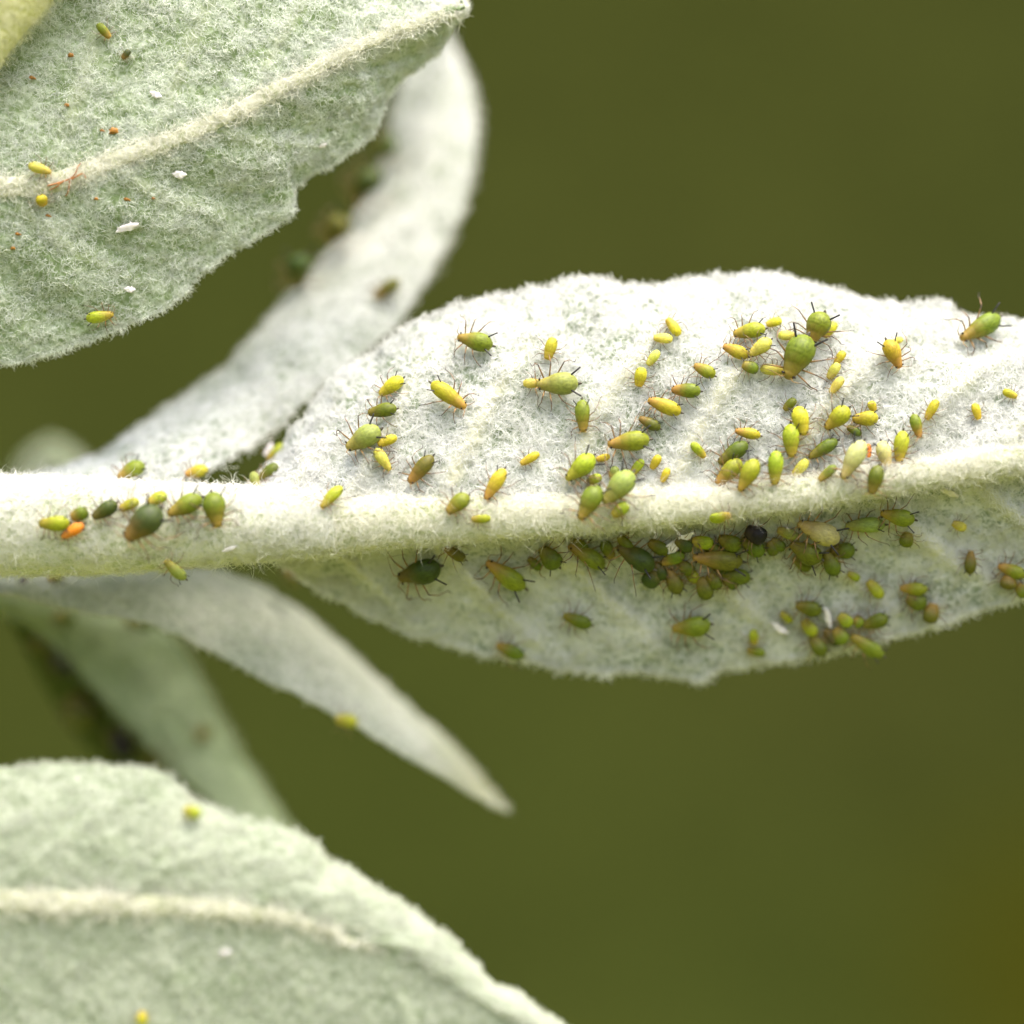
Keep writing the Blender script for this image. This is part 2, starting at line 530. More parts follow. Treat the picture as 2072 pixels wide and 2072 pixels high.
# ---- background: far meadow slope, thrown out of focus by the lens
def build_ground():
    ys = np.r_[np.linspace(-40, 12, 16), np.linspace(14, 90, 60), np.linspace(100, 260, 12)]
    xs = np.linspace(-130, 130, 110)
    X, Y = np.meshgrid(xs, ys)
    Z = -7 + np.where(Y > 14, (Y - 14) * 1.6, 0)
    q = np.stack([X, Y, Z], -1)
    Z = Z + 0.8 * vnoise(q * 0.12, 3) + 0.35 * vnoise(q * 0.35, 4)
    G = np.stack([X, Y, Z], -1)
    nu, nv = G.shape[:2]
    idx = np.arange(nu * nv).reshape(nu, nv)
    f = np.stack([idx[:-1, :-1], idx[:-1, 1:], idx[1:, 1:], idx[1:, :-1]], -1).reshape(-1, 4)
    m, nt, out = mat('meadow')
    geo = nt.nodes.new('ShaderNodeNewGeometry')
    big = noise_node(nt, 0.075, 2, 0.5, geo.outputs['Position'])
    fine = noise_node(nt, 1.5, 4, 0.6, geo.outputs['Position'])
    a = ramp(nt, big.outputs['Fac'], [(0.3, (0.0208, 0.0292, 0.0048)), (0.5, (0.0232, 0.0292, 0.0060)), (0.7, (0.0266, 0.0290, 0.0070))])
    b = ramp(nt, fine.outputs['Fac'], [(0.3, (0.75, 0.75, 0.75)), (0.7, (1.2, 1.2, 1.2))])
    mx = nt.nodes.new('ShaderNodeMix'); mx.data_type = 'RGBA'; mx.blend_type = 'MULTIPLY'
    mx.inputs[0].default_value = 1
    nt.links.new(a.outputs[0], mx.inputs[6]); nt.links.new(b.outputs[0], mx.inputs[7])
    sepp = nt.nodes.new('ShaderNodeSeparateXYZ')
    nt.links.new(geo.outputs['Position'], sepp.inputs[0])
    far = nt.nodes.new('ShaderNodeMapRange')
    nt.links.new(sepp.outputs['Y'], far.inputs['Value'])
    far.inputs['From Min'].default_value = 10; far.inputs['From Max'].default_value = 16
    mg = nt.nodes.new('ShaderNodeMix'); mg.data_type = 'RGBA'
    nt.links.new(far.outputs[0], mg.inputs[0])
    mg.inputs[6].default_value = (0.140, 0.155, 0.035, 1)          # unseen near ground, lightened to bounce green light up; dark growth behind
    nt.links.new(mx.outputs[2], mg.inputs[7])
    vd = nt.nodes.new('ShaderNodeVectorMath'); vd.operation = 'DISTANCE'
    nt.links.new(geo.outputs['Position'], vd.inputs[0]); vd.inputs[1].default_value = (4.4, 16.0, -3.4)
    dr = nt.nodes.new('ShaderNodeMapRange'); dr.interpolation_type = 'SMOOTHSTEP'
    nt.links.new(vd.outputs['Value'], dr.inputs['Value'])
    dr.inputs['From Min'].default_value = 0.4; dr.inputs['From Max'].default_value = 2.2
    dr.inputs['To Min'].default_value = 1.0; dr.inputs['To Max'].default_value = 0.0
    m2 = nt.nodes.new('ShaderNodeMix'); m2.data_type = 'RGBA'
    nt.links.new(dr.outputs[0], m2.inputs[0]); nt.links.new(mg.outputs[2], m2.inputs[6])
    m2.inputs[7].default_value = (0.0245, 0.0262, 0.0026, 1)          # a patch of dry brown grass
    d = nt.nodes.new('ShaderNodeBsdfDiffuse')
    nt.links.new(m2.outputs[2], d.inputs['Color'])
    nt.links.new(d.outputs[0], out.inputs['Surface'])
    o = link('ground', new_mesh('ground', G.reshape(-1, 3), f, np.full(len(f), 4)), m)
    o['kind'] = 'structure'
    o['label'] = 'olive green meadow slope far behind, fully out of focus'
build_ground()

# ---- the white woolly shoot: stem, broad leaf, curled leaf, narrow leaf, rear leaf, far leaf tip
shoot = thing('woolly_shoot', 'white woolly shoot with a thick stem, a broad aphid-covered leaf and narrower leaves', 'plant', tuple(P(-120, 1062, 0.04)))

MID = [(-140, 1062, 0.045, 102), (0, 1062, 0.04, 99), (200, 1066, 0.035, 94), (330, 1064, 0.027, 86), (450, 1062, 0.018, 76), (600, 1060, 0.008, 66), (800, 1054, -0.003, 52), (1000, 1046, -0.01, 43),
       (1200, 1036, -0.015, 38), (1400, 1021, -0.02, 33), (1600, 1000, -0.023, 30), (1750, 978, -0.025, 27), (1900, 955, -0.026, 25), (2072, 927, -0.027, 23), (2260, 895, -0.028, 22)]
stem = build_tube('stem', MID[:6] + [(680, 1057.5, 0.004, 58)], 230, 90, 0.0045, M_STEM, shoot, H_STEM, 15000, 0.030, 0.0011, 0.003, 0.35)

def broad_leaf():
    TOP = [(470, 1020), (505, 985), (535, 960), (560, 935), (575, 910), (581, 895), (594, 869), (627, 835), (669, 778), (710, 742), (741, 729), (801, 685), (832, 662), (871, 641), (935, 623), (987, 607), (1059, 594),
           (1126, 574), (1212, 568), (1265, 580), (1340, 579), (1426, 568), (1523, 555), (1609, 568), (1652, 586), (1705, 592), (1745, 613), (1823, 622), (1870, 618), (1909, 611), (1930, 636), (1973, 649), (2072, 651), (2260, 670)]
    BOT = [(500, 1085), (545, 1120), (579, 1145), (633, 1182), (686, 1208), (751, 1240), (826, 1276), (912, 1303), (997, 1325), (1073, 1337), (1137, 1353), (1212, 1362), (1287, 1357), (1362, 1367), (1420, 1380), (1437, 1359), (1502, 1346),
           (1609, 1332), (1716, 1314), (1802, 1289), (1888, 1266), (1984, 1233), (2072, 1207), (2260, 1140)]
    nu = 430
    top = jag(resample(TOP, nu, 1), 4.2, 24, 3)
    bot = jag(resample(BOT, nu, 3), 2.6, 30, 9)
    mid = resample([(x, y) for x, y, _, _ in [(490, 1058, 0, 0)] + MID[5:]], nu, 5)
    U = np.linspace(0, 1, nu)
    nt_, nb_ = 120, 78
    vt = np.linspace(0, 1, nt_)
    vb = np.linspace(1, 0, nb_)[:-1]
    # side veins: start on the midrib, sweep toward the tip
    def veins(u, v, starts, slope, w):
        h = np.zeros(np.broadcast(u, v).shape)
        for s in starts:
            d = u - (s + slope * v ** 1.25)
            h = h + np.exp(-(d / w) ** 2)
        return h
    uu, vv = U[:, None], vt[None]
    px = mid[:, None, :] * (1 - vv)[..., None] + top[:, None, :] * vv[..., None]
    starts = [-0.02, 0.10, 0.225, 0.36, 0.485, 0.615, 0.74, 0.86]
    V = veins(uu, vv, starts, 0.20, 0.012) * np.clip(vv * 6, 0, 1) * np.clip((1 - vv) * 2.2, 0, 1)
    quilt = np.cos((uu - 0.20 * vv ** 1.25 + 0.02) / 0.126 * 2 * math.pi)
    Y = 0.010 + 0.075 * vv - 0.030 * np.exp(-vv * 7) - 0.026 * np.sin(math.pi * vv ** 0.85) + 0.045 * vv ** 5 - 0.011 * V - 0.006 * quilt * np.sin(math.pi * vv)
    Y = Y + 0.012 * vnoise(np.stack([px[..., 0] / 180, px[..., 1] / 150, px[..., 0] * 0], -1), 4)
    gt = np.concatenate([px, Y[..., None]], -1)
    VT = V
    vv = vb[None]
    px = mid[:, None, :] * (1 - vv)[..., None] + bot[:, None, :] * vv[..., None]
    V = veins(uu, vv, [0.05, 0.2, 0.34, 0.48, 0.61, 0.72, 0.83], 0.17, 0.012) * np.clip(vv * 6, 0, 1) * np.clip((1 - vv) * 2, 0, 1)
    quilt = np.cos((uu - 0.17 * vv ** 1.25 - 0.05) / 0.13 * 2 * math.pi)
    dep = np.interp(U, [0, 0.15, 0.6, 0.8, 1], [0.12, 0.18, 0.18, 0.13, 0.09])[:, None]
    Y = 0.004 + dep * (0.25 * (1 - np.exp(-vv * 9)) + 0.78 * vv) - 0.018 * V - 0.006 * quilt * np.sin(math.pi * vv)
    VB = V
    Y = Y + 0.012 * vnoise(np.stack([px[..., 0] / 200, px[..., 1] / 150, px[..., 0] * 0 + 3], -1), 4)
    gb = np.concatenate([px, Y[..., None]], -1)
    G = to_world(np.concatenate([gb, gt], 1))
    N, fl = orient(grid_normals(G), G)
    G2, h = felt(G, N, 0.0052)
    leaf = link('leaf', grid_mesh('broad_leaf', G2, 0.012, fl, np.concatenate([VB, VT], 1) * 0.8), M_WHITE, shoot)
    leaf['label'] = 'broad white woolly leaf covered in aphids'
    register(G2, 3)
    nv = G.shape[1]
    split = (nb_ - 1) / (nv - 1)
    hairs('wool', G2, N, 72000, 0.030, 0.0012, 0.005, H_WHITE, leaf, edge_frac=0.10, clump=0.7,
          weight=lambda u, v: np.where(v > split, 1.0, 0.85))
    rib = build_tube('midrib', [(560, 1061, 0.014, 62)] + MID[5:], 420, 48, 0.004, M_RIB, leaf, H_RIB, 0, flat=0.8)
    G3, C = tube_grid([(560, 1061, 0.014, 62)] + MID[5:], 420, 48, flat=0.8)
    hairs('midrib_wool', G3, norm(G3 - C[:, None]), 20000, 0.028, 0.0010, 0.003, H_RIB, leaf, edge_frac=0, sides=(), clump=0.4, stand=0.35)
    hairs('midrib_fringe', G3, norm(G3 - C[:, None]), 3000, 0.036, 0.0007, 0.003, H_RIB, leaf, edge_frac=0, sides=(), clump=0.4, stand=1.0)
    return leaf
broad_leaf()

def strip_leaf(label, A, B, nu, nv, bow, amp, material, hair_m, n_hair, parent, thick=0.012, jagamp=2.5, rib=None, mids=None, hl=0.035, seed=0, turn=0.0, tip=False):
    a = jag(resample(A, nu, 5), jagamp, 30, 20 + seed)
    b = jag(resample(B, nu, 5), jagamp, 30, 30 + seed)
    rails, vs = [a, b], [0, 1]
    if mids is not None:
        m = resample(mids, nu, 5)
        rails, vs = [a, m, b], [0, 0.5, 1]
    G, v = loft(rails, vs, nu, nv)
    G[..., 2] -= bow * np.sin(math.pi * v)[None]
    G[..., 2] += (turn * (1 - v) ** 3)[None] * np.linspace(0.2, 1, nu)[:, None]
    Gp = G.copy()
    W = to_world(G)
    N, fl = orient(grid_normals(W), W)
    W2, h = felt(W, N, amp)
    leaf = link('leaf', grid_mesh('leaf_blade', W2, thick, fl, np.repeat(np.clip((np.linspace(0, 1, nu) - 0.80) * 6, 0, 0.85)[:, None], nv, 1) if tip else None), material, parent)
    if label:
        leaf['label'] = label
    register(W2, 3)
    if n_hair:
        hairs('wool', W2, N, n_hair, hl, 0.0014, 0.005, hair_m, leaf, edge_frac=0.2)
    if rib is not None:
        build_tube('midrib', rib, 160, 24, 0.003, rib_mat(material), leaf)
    return leaf, W2, N

def rib_mat(m):
    return M_RIB

K = 1.0725
def d2s(pts, ys):
    """display-sized picture points to photograph pixels, with depths spread along them"""
    t = np.linspace(0, 1, len(pts))
    Y = np.interp(t, np.linspace(0, 1, len(ys)), ys)
    return [(x * K, y * K, float(q)) for (x, y), q in zip(pts, Y)]

# curled leaf, sweeping up behind the upper leaf
curlA = d2s([(-110, 915), (0, 907), (100, 890), (190, 858), (270, 800), (350, 750), (430, 690), (500, 610), (560, 545), (610, 490), (660, 430), (700, 375), (728, 300), (742, 225), (755, 160), (790, 95), (838, 62)], [0.10, 0.15, 0.24, 0.34, 0.44, 0.54, 0.60, 0.66])
curlB = d2s([(-110, 1000), (0, 1000), (130, 990), (240, 958), (310, 925), (380, 893), (430, 862), (500, 820), (570, 762), (640, 700), (700, 650), (750, 608), (785, 555), (822, 490), (868, 405), (890, 320), (900, 235), (882, 150), (846, 70)], [0.06, 0.07, 0.13, 0.22, 0.33, 0.45, 0.58, 0.72])
CURL, _, _ = strip_leaf('narrow white leaf curling up and away behind the upper leaf', curlA, curlB, 260, 60, 0.025, 0.005, M_WHITE, H_WHITE, 8000, shoot, seed=1, turn=0.20)
# the green upper face of a leaf turned away, seen as a shaded strip along its edge
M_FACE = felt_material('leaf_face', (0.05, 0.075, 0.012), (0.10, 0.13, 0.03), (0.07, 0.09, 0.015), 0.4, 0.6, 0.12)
def inner_face(A, dx, dy, Y0, Y1, leaf):
    a = resample(A, 90, 4); b = a.copy()
    w = np.sin(math.pi * np.linspace(0, 1, 90)) ** 0.7
    b[:, 0] += dx * w; b[:, 1] += dy * w
    a[:, 2] += Y0; b[:, 2] += Y0 + Y1 * w
    G, v = loft([a, b], [0, 1], 90, 12)
    W = to_world(G)
    N, fl = orient(grid_normals(W), W)
    register(W, 2)
    link('inner_face', grid_mesh('inner_face', W, 0.008, fl), M_FACE, leaf)
# narrow leaf pointing down to the right
narA = d2s([(-110, 1085), (0, 1080), (100, 1075), (200, 1066), (300, 1060), (400, 1072), (500, 1108), (570, 1150), (640, 1210), (700, 1265), (760, 1320), (820, 1372), (880, 1434), (925, 1484), (957, 1526)], [0.28, 0.36, 0.46, 0.54, 0.58])
narB = d2s([(-110, 1118), (0, 1122), (50, 1130), (150, 1152), (260, 1172), (350, 1202), (450, 1258), (560, 1310), (660, 1362), (760, 1422), (840, 1466), (895, 1502), (935, 1522), (958, 1529)], [0.17, 0.20, 0.26, 0.34, 0.47])
strip_leaf('narrow pale leaf below the stem tapering to a blunt greenish tip', narA, narB, 220, 44, 0.03, 0.004, M_GREY, H_TIP, 2500, shoot, seed=2, thick=0.006, hl=0.022, tip=True)
# rear green-grey leaf hanging down behind the narrow one
rearA = d2s([(-60, 1120), (10, 1150), (70, 1185), (150, 1265), (250, 1368), (330, 1450), (420, 1532), (520, 1625), (600, 1700)], [0.42, 0.50, 0.58, 0.64, 0.70])
rearB = d2s([(60, 1090), (170, 1130), (260, 1160), (330, 1208), (380, 1290), (420, 1370), (470, 1450), (530, 1540), (590, 1640), (620, 1700)], [0.50, 0.62, 0.72, 0.80, 0.85])
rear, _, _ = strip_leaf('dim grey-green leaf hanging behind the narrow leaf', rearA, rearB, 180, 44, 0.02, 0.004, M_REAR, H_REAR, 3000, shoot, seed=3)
# its folded-over far half, the green upper face, dark and facing down
inner_face(rearA[1:8], -75, 62, 0.01, 0.25, rear)
# far leaf tip above the stem
tipA = d2s([(10, 970), (30, 900), (52, 862), (82, 838), (100, 832)], [1.1, 1.12, 1.15])
tipB = d2s([(210, 970), (190, 910), (165, 876), (130, 848), (104, 834)], [1.1, 1.12, 1.15])
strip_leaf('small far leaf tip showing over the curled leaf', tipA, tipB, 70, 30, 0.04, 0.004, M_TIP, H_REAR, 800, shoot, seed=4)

# ---- upper shoot: green-white leaf and yellow stem in the corner
upper = thing('woolly_shoot', 'upper shoot with a broad green-white leaf, pale midrib and yellow stem', 'plant', tuple(P(-200, 380, 0.0)))
def upper_leaf():
    nu = 300
    LOW = [(-260, 770), (-120, 752), (0, 738), (12, 738), (87, 722), (174, 691), (248, 660), (326, 629), (373, 592), (398, 560), (447, 520), (509, 486), (553, 460), (586, 441), (596, 416), (594, 384), (635, 350), (679, 329), (728, 288), (758, 272), (764, 236), (784, 190), (822, 154), (868, 120), (896, 98), (915, 52), (938, 26)]
    MD = [(-260, 400), (-100, 384), (0, 378), (100, 373), (160, 352), (260, 312), (350, 284), (450, 240), (550, 187), (640, 140), (720, 96), (800, 62), (880, 32), (940, 14)]
    UP = [(-260, -260), (-100, -330), (80, -390), (300, -420), (500, -400), (700, -320), (850, -180), (930, -60), (942, 2)]
    low = jag(resample(LOW, nu, 1), 2.6, 24, 40)
    md = resample(MD, nu, 5); up = jag(resample(UP, nu, 4), 3, 30, 42)
    nb_, nt_ = 76, 130
    vb = np.linspace(1, 0, nb_)[:-1]; vt = np.linspace(0, 1, nt_)
    U = np.linspace(0, 1, nu)[:, None]
    tipY = 0.10 * U ** 3
    def veins(u, v, starts, slope, w):
        h = 0
        for s in starts:
            h = h + np.exp(-((u - (s + slope * v ** 1.2)) / w) ** 2)
        return h
    px = md[:, None] * (1 - vb)[None, :, None] + low[:, None] * vb[None, :, None]
    vv = vb[None]
    q = np.cos((U - 0.22 * vv ** 1.2) / 0.17 * 2 * math.pi)
    V = veins(U, vv, [0.05, 0.22, 0.39, 0.56, 0.73], 0.22, 0.016) * np.clip(vv * 5, 0, 1) * (1 - vv)
    Y = -0.03 + tipY + 0.08 * vv ** 1.3 - 0.008 * V - 0.006 * q * np.sin(math.pi * vv)
    gb = np.concatenate([px, Y[..., None]], -1)
    VB = V
    px = md[:, None] * (1 - vt)[None, :, None] + up[:, None] * vt[None, :, None]
    vv = vt[None]
    q = np.cos((U - 0.22 * vv ** 1.2) / 0.17 * 2 * math.pi)
    V = veins(U, vv, [-0.05, 0.12, 0.29, 0.46, 0.63, 0.8], 0.22, 0.016) * np.clip(vv * 5, 0, 1) * (1 - vv)
    Y = -0.03 + tipY + 0.06 * vv + 0.05 * vv ** 2 - 0.008 * V - 0.006 * q * np.sin(math.pi * vv)
    gt = np.concatenate([px, Y[..., None]], -1)
    G = to_world(np.concatenate([gb, gt], 1))
    N, fl = orient(grid_normals(G), G)
    G2, h = felt(G, N, 0.006)
    leaf = link('leaf', grid_mesh('upper_leaf', G2, 0.012, fl, np.concatenate([VB, V], 1) * 0.35), M_GREENLEAF, upper)
    register(G2, 3)
    hairs('wool', G2, N, 76000, 0.021, 0.0010, 0.0035, H_GREEN, leaf, edge_frac=0.09, clump=0.7)
    rib = [(x, y, -0.026 + 0.10 * (k / 13) ** 3, r) for k, ((x, y), r) in enumerate(zip(MD, np.linspace(25, 7, len(MD))))]
    build_tube('midrib', rib, 260, 36, 0.0045, M_RIB, leaf, flat=0.5)
    G3, C = tube_grid(rib, 260, 36, flat=0.5)
    hairs('midrib_wool', G3, norm(G3 - C[:, None]), 8000, 0.034, 0.0011, 0.003, H_RIB, leaf, edge_frac=0, sides=(), stand=0.3)
    ys = [(-80, 330, -0.12, 92), (-10, 200, -0.12, 90), (40, 60, -0.12, 88), (30, -40, -0.12, 88), (20, -300, -0.12, 88)]
    ys = [(-170, 170, -0.06, 105), (-80, 60, -0.07, 105), (10, -50, -0.07, 105), (110, -180, -0.07, 105), (220, -330, -0.06, 105)]
    build_tube('stem', ys, 120, 70, 0.004, M_YSTEM, upper, H_YEL, 6000, 0.026, 0.0012, 0.004, 0.3, flat=0.35)
upper_leaf()

# ---- lower leaf in front, slightly out of focus
lower = thing('woolly_leaf', 'broad pale green woolly leaf in front, with a straight cream midrib', 'leaf', tuple(P(-200, 1825, -0.24)))
def lower_leaf():
    nu = 280
    UPP = [(-220, 1580), (0, 1554), (78, 1548), (130, 1545), (217, 1549), (295, 1554), (335, 1566), (363, 1585), (384, 1614), (404, 1622), (435, 1635), (481, 1653), (512, 1663), (559, 1669), (600, 1684), (635, 1706), (652, 1732), (669, 1743), (706, 1755), (746, 1789),
           (784, 1808), (827, 1836), (871, 1870), (917, 1901), (939, 1929), (970, 1957), (986, 1982), (1026, 2001), (1057, 2013), (1094, 2047), (1138, 2072), (1230, 2150), (1290, 2230)]
    MD = [(-220, 1818), (0, 1820), (148, 1824), (296, 1829), (474, 1840), (572, 1853), (640, 1872), (720, 1905), (850, 1965), (1000, 2050), (1150, 2140), (1290, 2240)]
    LOW = [(-220, 2200), (100, 2330), (400, 2400), (700, 2400), (1000, 2360), (1200, 2300), (1292, 2250)]
    up = jag(resample(UPP, nu, 2), 2.5, 30, 50); md = resample(MD, nu, 5); low = jag(resample(LOW, nu, 4), 3, 30, 52)
    na, nb = 70, 90
    va = np.linspace(1, 0, na)[:-1]; vb = np.linspace(0, 1, nb)
    U = np.linspace(0, 1, nu)[:, None]
    def half(v, other, starts, a, b):
        px = md[:, None] * (1 - v)[None, :, None] + other[:, None] * v[None, :, None]
        vv = v[None]
        V = 0
        for s in starts:
            V = V + np.exp(-((U - (s + 0.2 * vv ** 1.2)) / 0.014) ** 2)
        V = V * np.clip(vv * 5, 0, 1) * (1 - vv)
        Y = -0.24 + a * vv ** 2 + b * np.sin(math.pi * vv) - 0.006 * V
        return np.concatenate([px, Y[..., None]], -1)
    ga = half(va, up, [-0.02, 0.13, 0.29, 0.45, 0.6, 0.75], 0.03, -0.01)
    gb = half(vb, low, [0.0, 0.16, 0.32, 0.48, 0.63, 0.78], 0.06, 0.012)
    G = to_world(np.concatenate([ga, gb], 1))
    N, fl = orient(grid_normals(G), G)
    G2, h = felt(G, N, 0.0035)
    leaf = link('blade', grid_mesh('lower_blade', G2, 0.012, fl), M_PALE, lower)
    register(G2, 3)
    hairs('wool', G2, N, 24000, 0.024, 0.0014, 0.0025, H_PALE, leaf, edge_frac=0.08, clump=0.6)
    rib = [(x, y, -0.238, r) for (x, y), r in zip(MD[:8] + [(790, 1925)], [24, 23, 22, 21, 19, 16, 13, 8, 3])]
    build_tube('midrib', rib, 200, 30, 0.004, M_RIB, leaf, flat=0.5)
    G3, C = tube_grid(rib, 200, 30, flat=0.5)
    hairs('midrib_wool', G3, norm(G3 - C[:, None]), 2500, 0.04, 0.002, 0.006, H_RIB, leaf, edge_frac=0, sides=(), stand=0.3)
lower_leaf()

BVH = BVHTree.FromPolygons(BVH_V, BVH_F)

# ------------------------------------------------------------------ aphids
def ring_mesh(name, rows, seg=18):
    """rows: (x, half width, half height, z centre); closed ends"""
    V, L, Cn = [], [], []
    for x, w, h, z in rows:
        for k in range(seg):
            a = 2 * math.pi * k / seg
            c, s = math.cos(a), math.sin(a)
            if s < 0:
                s *= 0.8
            V.append((x, w * c, z + h * s))
    for i in range(len(rows) - 1):
        for k in range(seg):
            a, b = i * seg + k, i * seg + (k + 1) % seg
            L += [a, a + seg, b + seg, b]; Cn.append(4)
    n = len(rows)
    V.append((rows[0][0], 0, rows[0][3])); V.append((rows[-1][0], 0, rows[-1][3]))
    for k in range(seg):
        L += [len(V) - 2, k, (k + 1) % seg]; Cn.append(3)
        L += [len(V) - 1, (n - 1) * seg + (k + 1) % seg, (n - 1) * seg + k]; Cn.append(3)
    return new_mesh(name, V, L, Cn)

def body_mesh(name, prof, hh, droop=0.08):
    ts = np.r_[0.004, 0.02, 0.045, np.linspace(0.075, 0.90, 34), 0.925, 0.95, 0.97, 0.985, 0.996]
    r = np.interp(ts, prof[0], prof[1])
    rows = []
    for k, (t, q) in enumerate(zip(ts, r)):
        groove = 1 + 0.004 * math.cos(t * 2 * math.pi * 11) * (0.1 < t < 0.8) - 0.075 * math.exp(-((t - 0.865) / 0.022) ** 2) - 0.05 * math.exp(-((t - 0.70) / 0.03) ** 2)
        z = 0.52 + 0.10 * math.exp(-((t - 0.35) / 0.28) ** 2) - droop * max(0, t - 0.6) / 0.4
        rows.append((t - 0.5, 0.5 * q * groove, 0.5 * hh * q ** 0.85 * groove, z))
    return ring_mesh(name, rows)

PA = ([0, 0.02, 0.06, 0.12, 0.2, 0.32, 0.45, 0.58, 0.68, 0.76, 0.83, 0.88, 0.93, 0.97, 1], [0.05, 0.32, 0.55, 0.76, 0.92, 1.0, 0.98, 0.87, 0.73, 0.61, 0.53, 0.49, 0.43, 0.33, 0.12])
PM = ([0, 0.02, 0.06, 0.12, 0.2, 0.32, 0.45, 0.58, 0.68, 0.76, 0.83, 0.88, 0.93, 0.97, 1], [0.08, 0.36, 0.58, 0.77, 0.91, 1.0, 0.98, 0.91, 0.81, 0.72, 0.64, 0.60, 0.53, 0.40, 0.14])
PN = ([0, 0.02, 0.06, 0.12, 0.2, 0.32, 0.45, 0.58, 0.68, 0.76, 0.83, 0.88, 0.93, 0.97, 1], [0.10, 0.42, 0.64, 0.80, 0.92, 0.98, 1.0, 0.97, 0.91, 0.84, 0.77, 0.72, 0.64, 0.50, 0.18])
BODY = {'a': body_mesh('aphid_body_adult', PA, 0.95), 'm': body_mesh('aphid_body_half_grown', PM, 0.85), 'n': body_mesh('aphid_body_nymph', PN, 0.75, 0.03)}

def limb_mesh(name, pts, rads, seg=5, aspect=0.5):
    """tapering jointed limb through pts (local aphid units); carries 'along' 0..1 per vertex"""
    pts = np.array(pts, float)
    n = len(pts)
    V, L, Cn, al = [], [], [], []
    d = np.r_[0, np.cumsum(np.linalg.norm(np.diff(pts, axis=0), axis=1))]; d = d / d[-1]
    for i in range(n):
        t = pts[min(i + 1, n - 1)] - pts[max(i - 1, 0)]
        t = t / np.linalg.norm(t)
        a = np.cross(t, [0.3, 0.2, 1.0]); a /= np.linalg.norm(a)
        b = np.cross(t, a)
        for k in range(seg):
            q = 2 * math.pi * k / seg
            o = (a * math.cos(q) + b * math.sin(q)) * rads[i]
            V.append(pts[i] + o * np.array([aspect, 1, 1])); al.append(d[i])
    for i in range(n - 1):
        for k in range(seg):
            x, y = i * seg + k, i * seg + (k + 1) % seg
            L += [x, y, y + seg, x + seg]; Cn.append(4)
    L += list(range(seg))[::-1]; Cn.append(seg)
    L += [(n - 1) * seg + k for k in range(seg)]; Cn.append(seg)
    me = new_mesh(name, V, L, Cn)
    a = me.attributes.new('along', 'FLOAT', 'POINT')
    a.data.foreach_set('value', np.array(al, np.float32))
    return me

def leg_set(seed):
    r = random.Random(seed)
    out = []
    for s in (1, -1):
        for x0, kx, fx, ky, fy, kz in ((0.30, 0.40, 0.50, 0.72, 1.0, 0.75), (0.19, 0.17, 0.10, 0.82, 1.25, 0.8), (0.06, -0.12, -0.44, 0.86, 1.15, 0.95)):
            j = lambda a: r.uniform(-a, a)
            c = np.array([x0, s * 0.22, 0.38])
            kn = np.array([kx + j(0.06), s * (ky + j(0.12)), kz + j(0.15)])
            ft = np.array([fx + j(0.12), s * (fy + j(0.22)), 0.04])
            md = (kn + ft) / 2 + np.array([0, s * 0.07, 0.10])
            toe = ft + np.array([0.05 * (1 if fx > 0.2 else -1), s * 0.14, 0.0])
            m1 = (c + kn) / 2 + np.array([0, 0, 0.05])
            out.append(limb_mesh('aphid_leg', [c, m1, kn, md, ft, toe], [0.036, 0.038, 0.028, 0.022, 0.019, 0.015]))
    return out
LEGS = [leg_set(k) for k in range(5)]
def antenna_set(seed):
    r = random.Random(100 + seed)
    out = []
    for s in (1, -1):
        j = lambda a: r.uniform(-a, a)
        p = [np.array([0.47, s * 0.12, 0.56])]
        p.append(np.array([0.53, s * 0.22, 0.68]))
        p.append(np.array([0.52 + j(0.08), s * (0.55 + j(0.15)), 0.72 + j(0.2)]))
        p.append(np.array([0.42 + j(0.15), s * (0.85 + j(0.2)), 0.55 + j(0.2)]))
        p.append(np.array([0.25 + j(0.2), s * (1.05 + j(0.25)), 0.38 + j(0.2)]))
        out.append(limb_mesh('aphid_antenna', p, [0.024, 0.019, 0.015, 0.013, 0.009]))
    return out
ANT = [antenna_set(k) for k in range(4)]
def siph(length, rad):
    out = []
    for s in (1, -1):
        a = np.array([-0.30, s * 0.30, 0.80]); d = np.array([-0.18, s * 0.24, 0.16]) * length
        out.append(limb_mesh('aphid_siphunculus', [a - d * 0.3, a, a + d * 0.6, a + d, a + d * 1.04], [rad * 1.15, rad, rad * 0.8, rad * 0.85, rad * 0.3], 6))
    return out
SIPH = {'a': siph(1.35, 0.048), 'm': siph(0.95, 0.042), 'n': siph(0.5, 0.034)}
CAUDA = limb_mesh('aphid_cauda', [(-0.47, 0, 0.50), (-0.52, 0, 0.53), (-0.57, 0, 0.57), (-0.59, 0, 0.58)], [0.10, 0.075, 0.05, 0.02], 7)
def eye_mesh(s):
    rows = []
    for k in range(7):
        a = math.pi * (k + 0.5) / 7
        rows.append((-math.cos(a) * 0.024, math.sin(a) * 0.072, math.sin(a) * 0.072, 0))
    me = ring_mesh('aphid_eye', rows, 10)
    co = np.zeros(len(me.vertices) * 3, np.float32); me.vertices.foreach_get('co', co)
    co = co.reshape(-1, 3) + np.array([0.425, s * 0.20, 0.60], np.float32)
    me.vertices.foreach_set('co', co.ravel()); me.update()
    return me
EYES = [eye_mesh(1), eye_mesh(-1)]
for me, m in [(b, M_SKIN) for b in BODY.values()] + [(l, M_LEG) for s in LEGS + ANT for l in s] + [(e, M_EYE) for e in EYES]:
    me.materials.append(m)
for k in 'am':
    for me in SIPH[k]: me.materials.append(M_BLACK)
for me in SIPH['n']: me.materials.append(M_DUSK)
CAUDA.materials.append(M_DUSK)

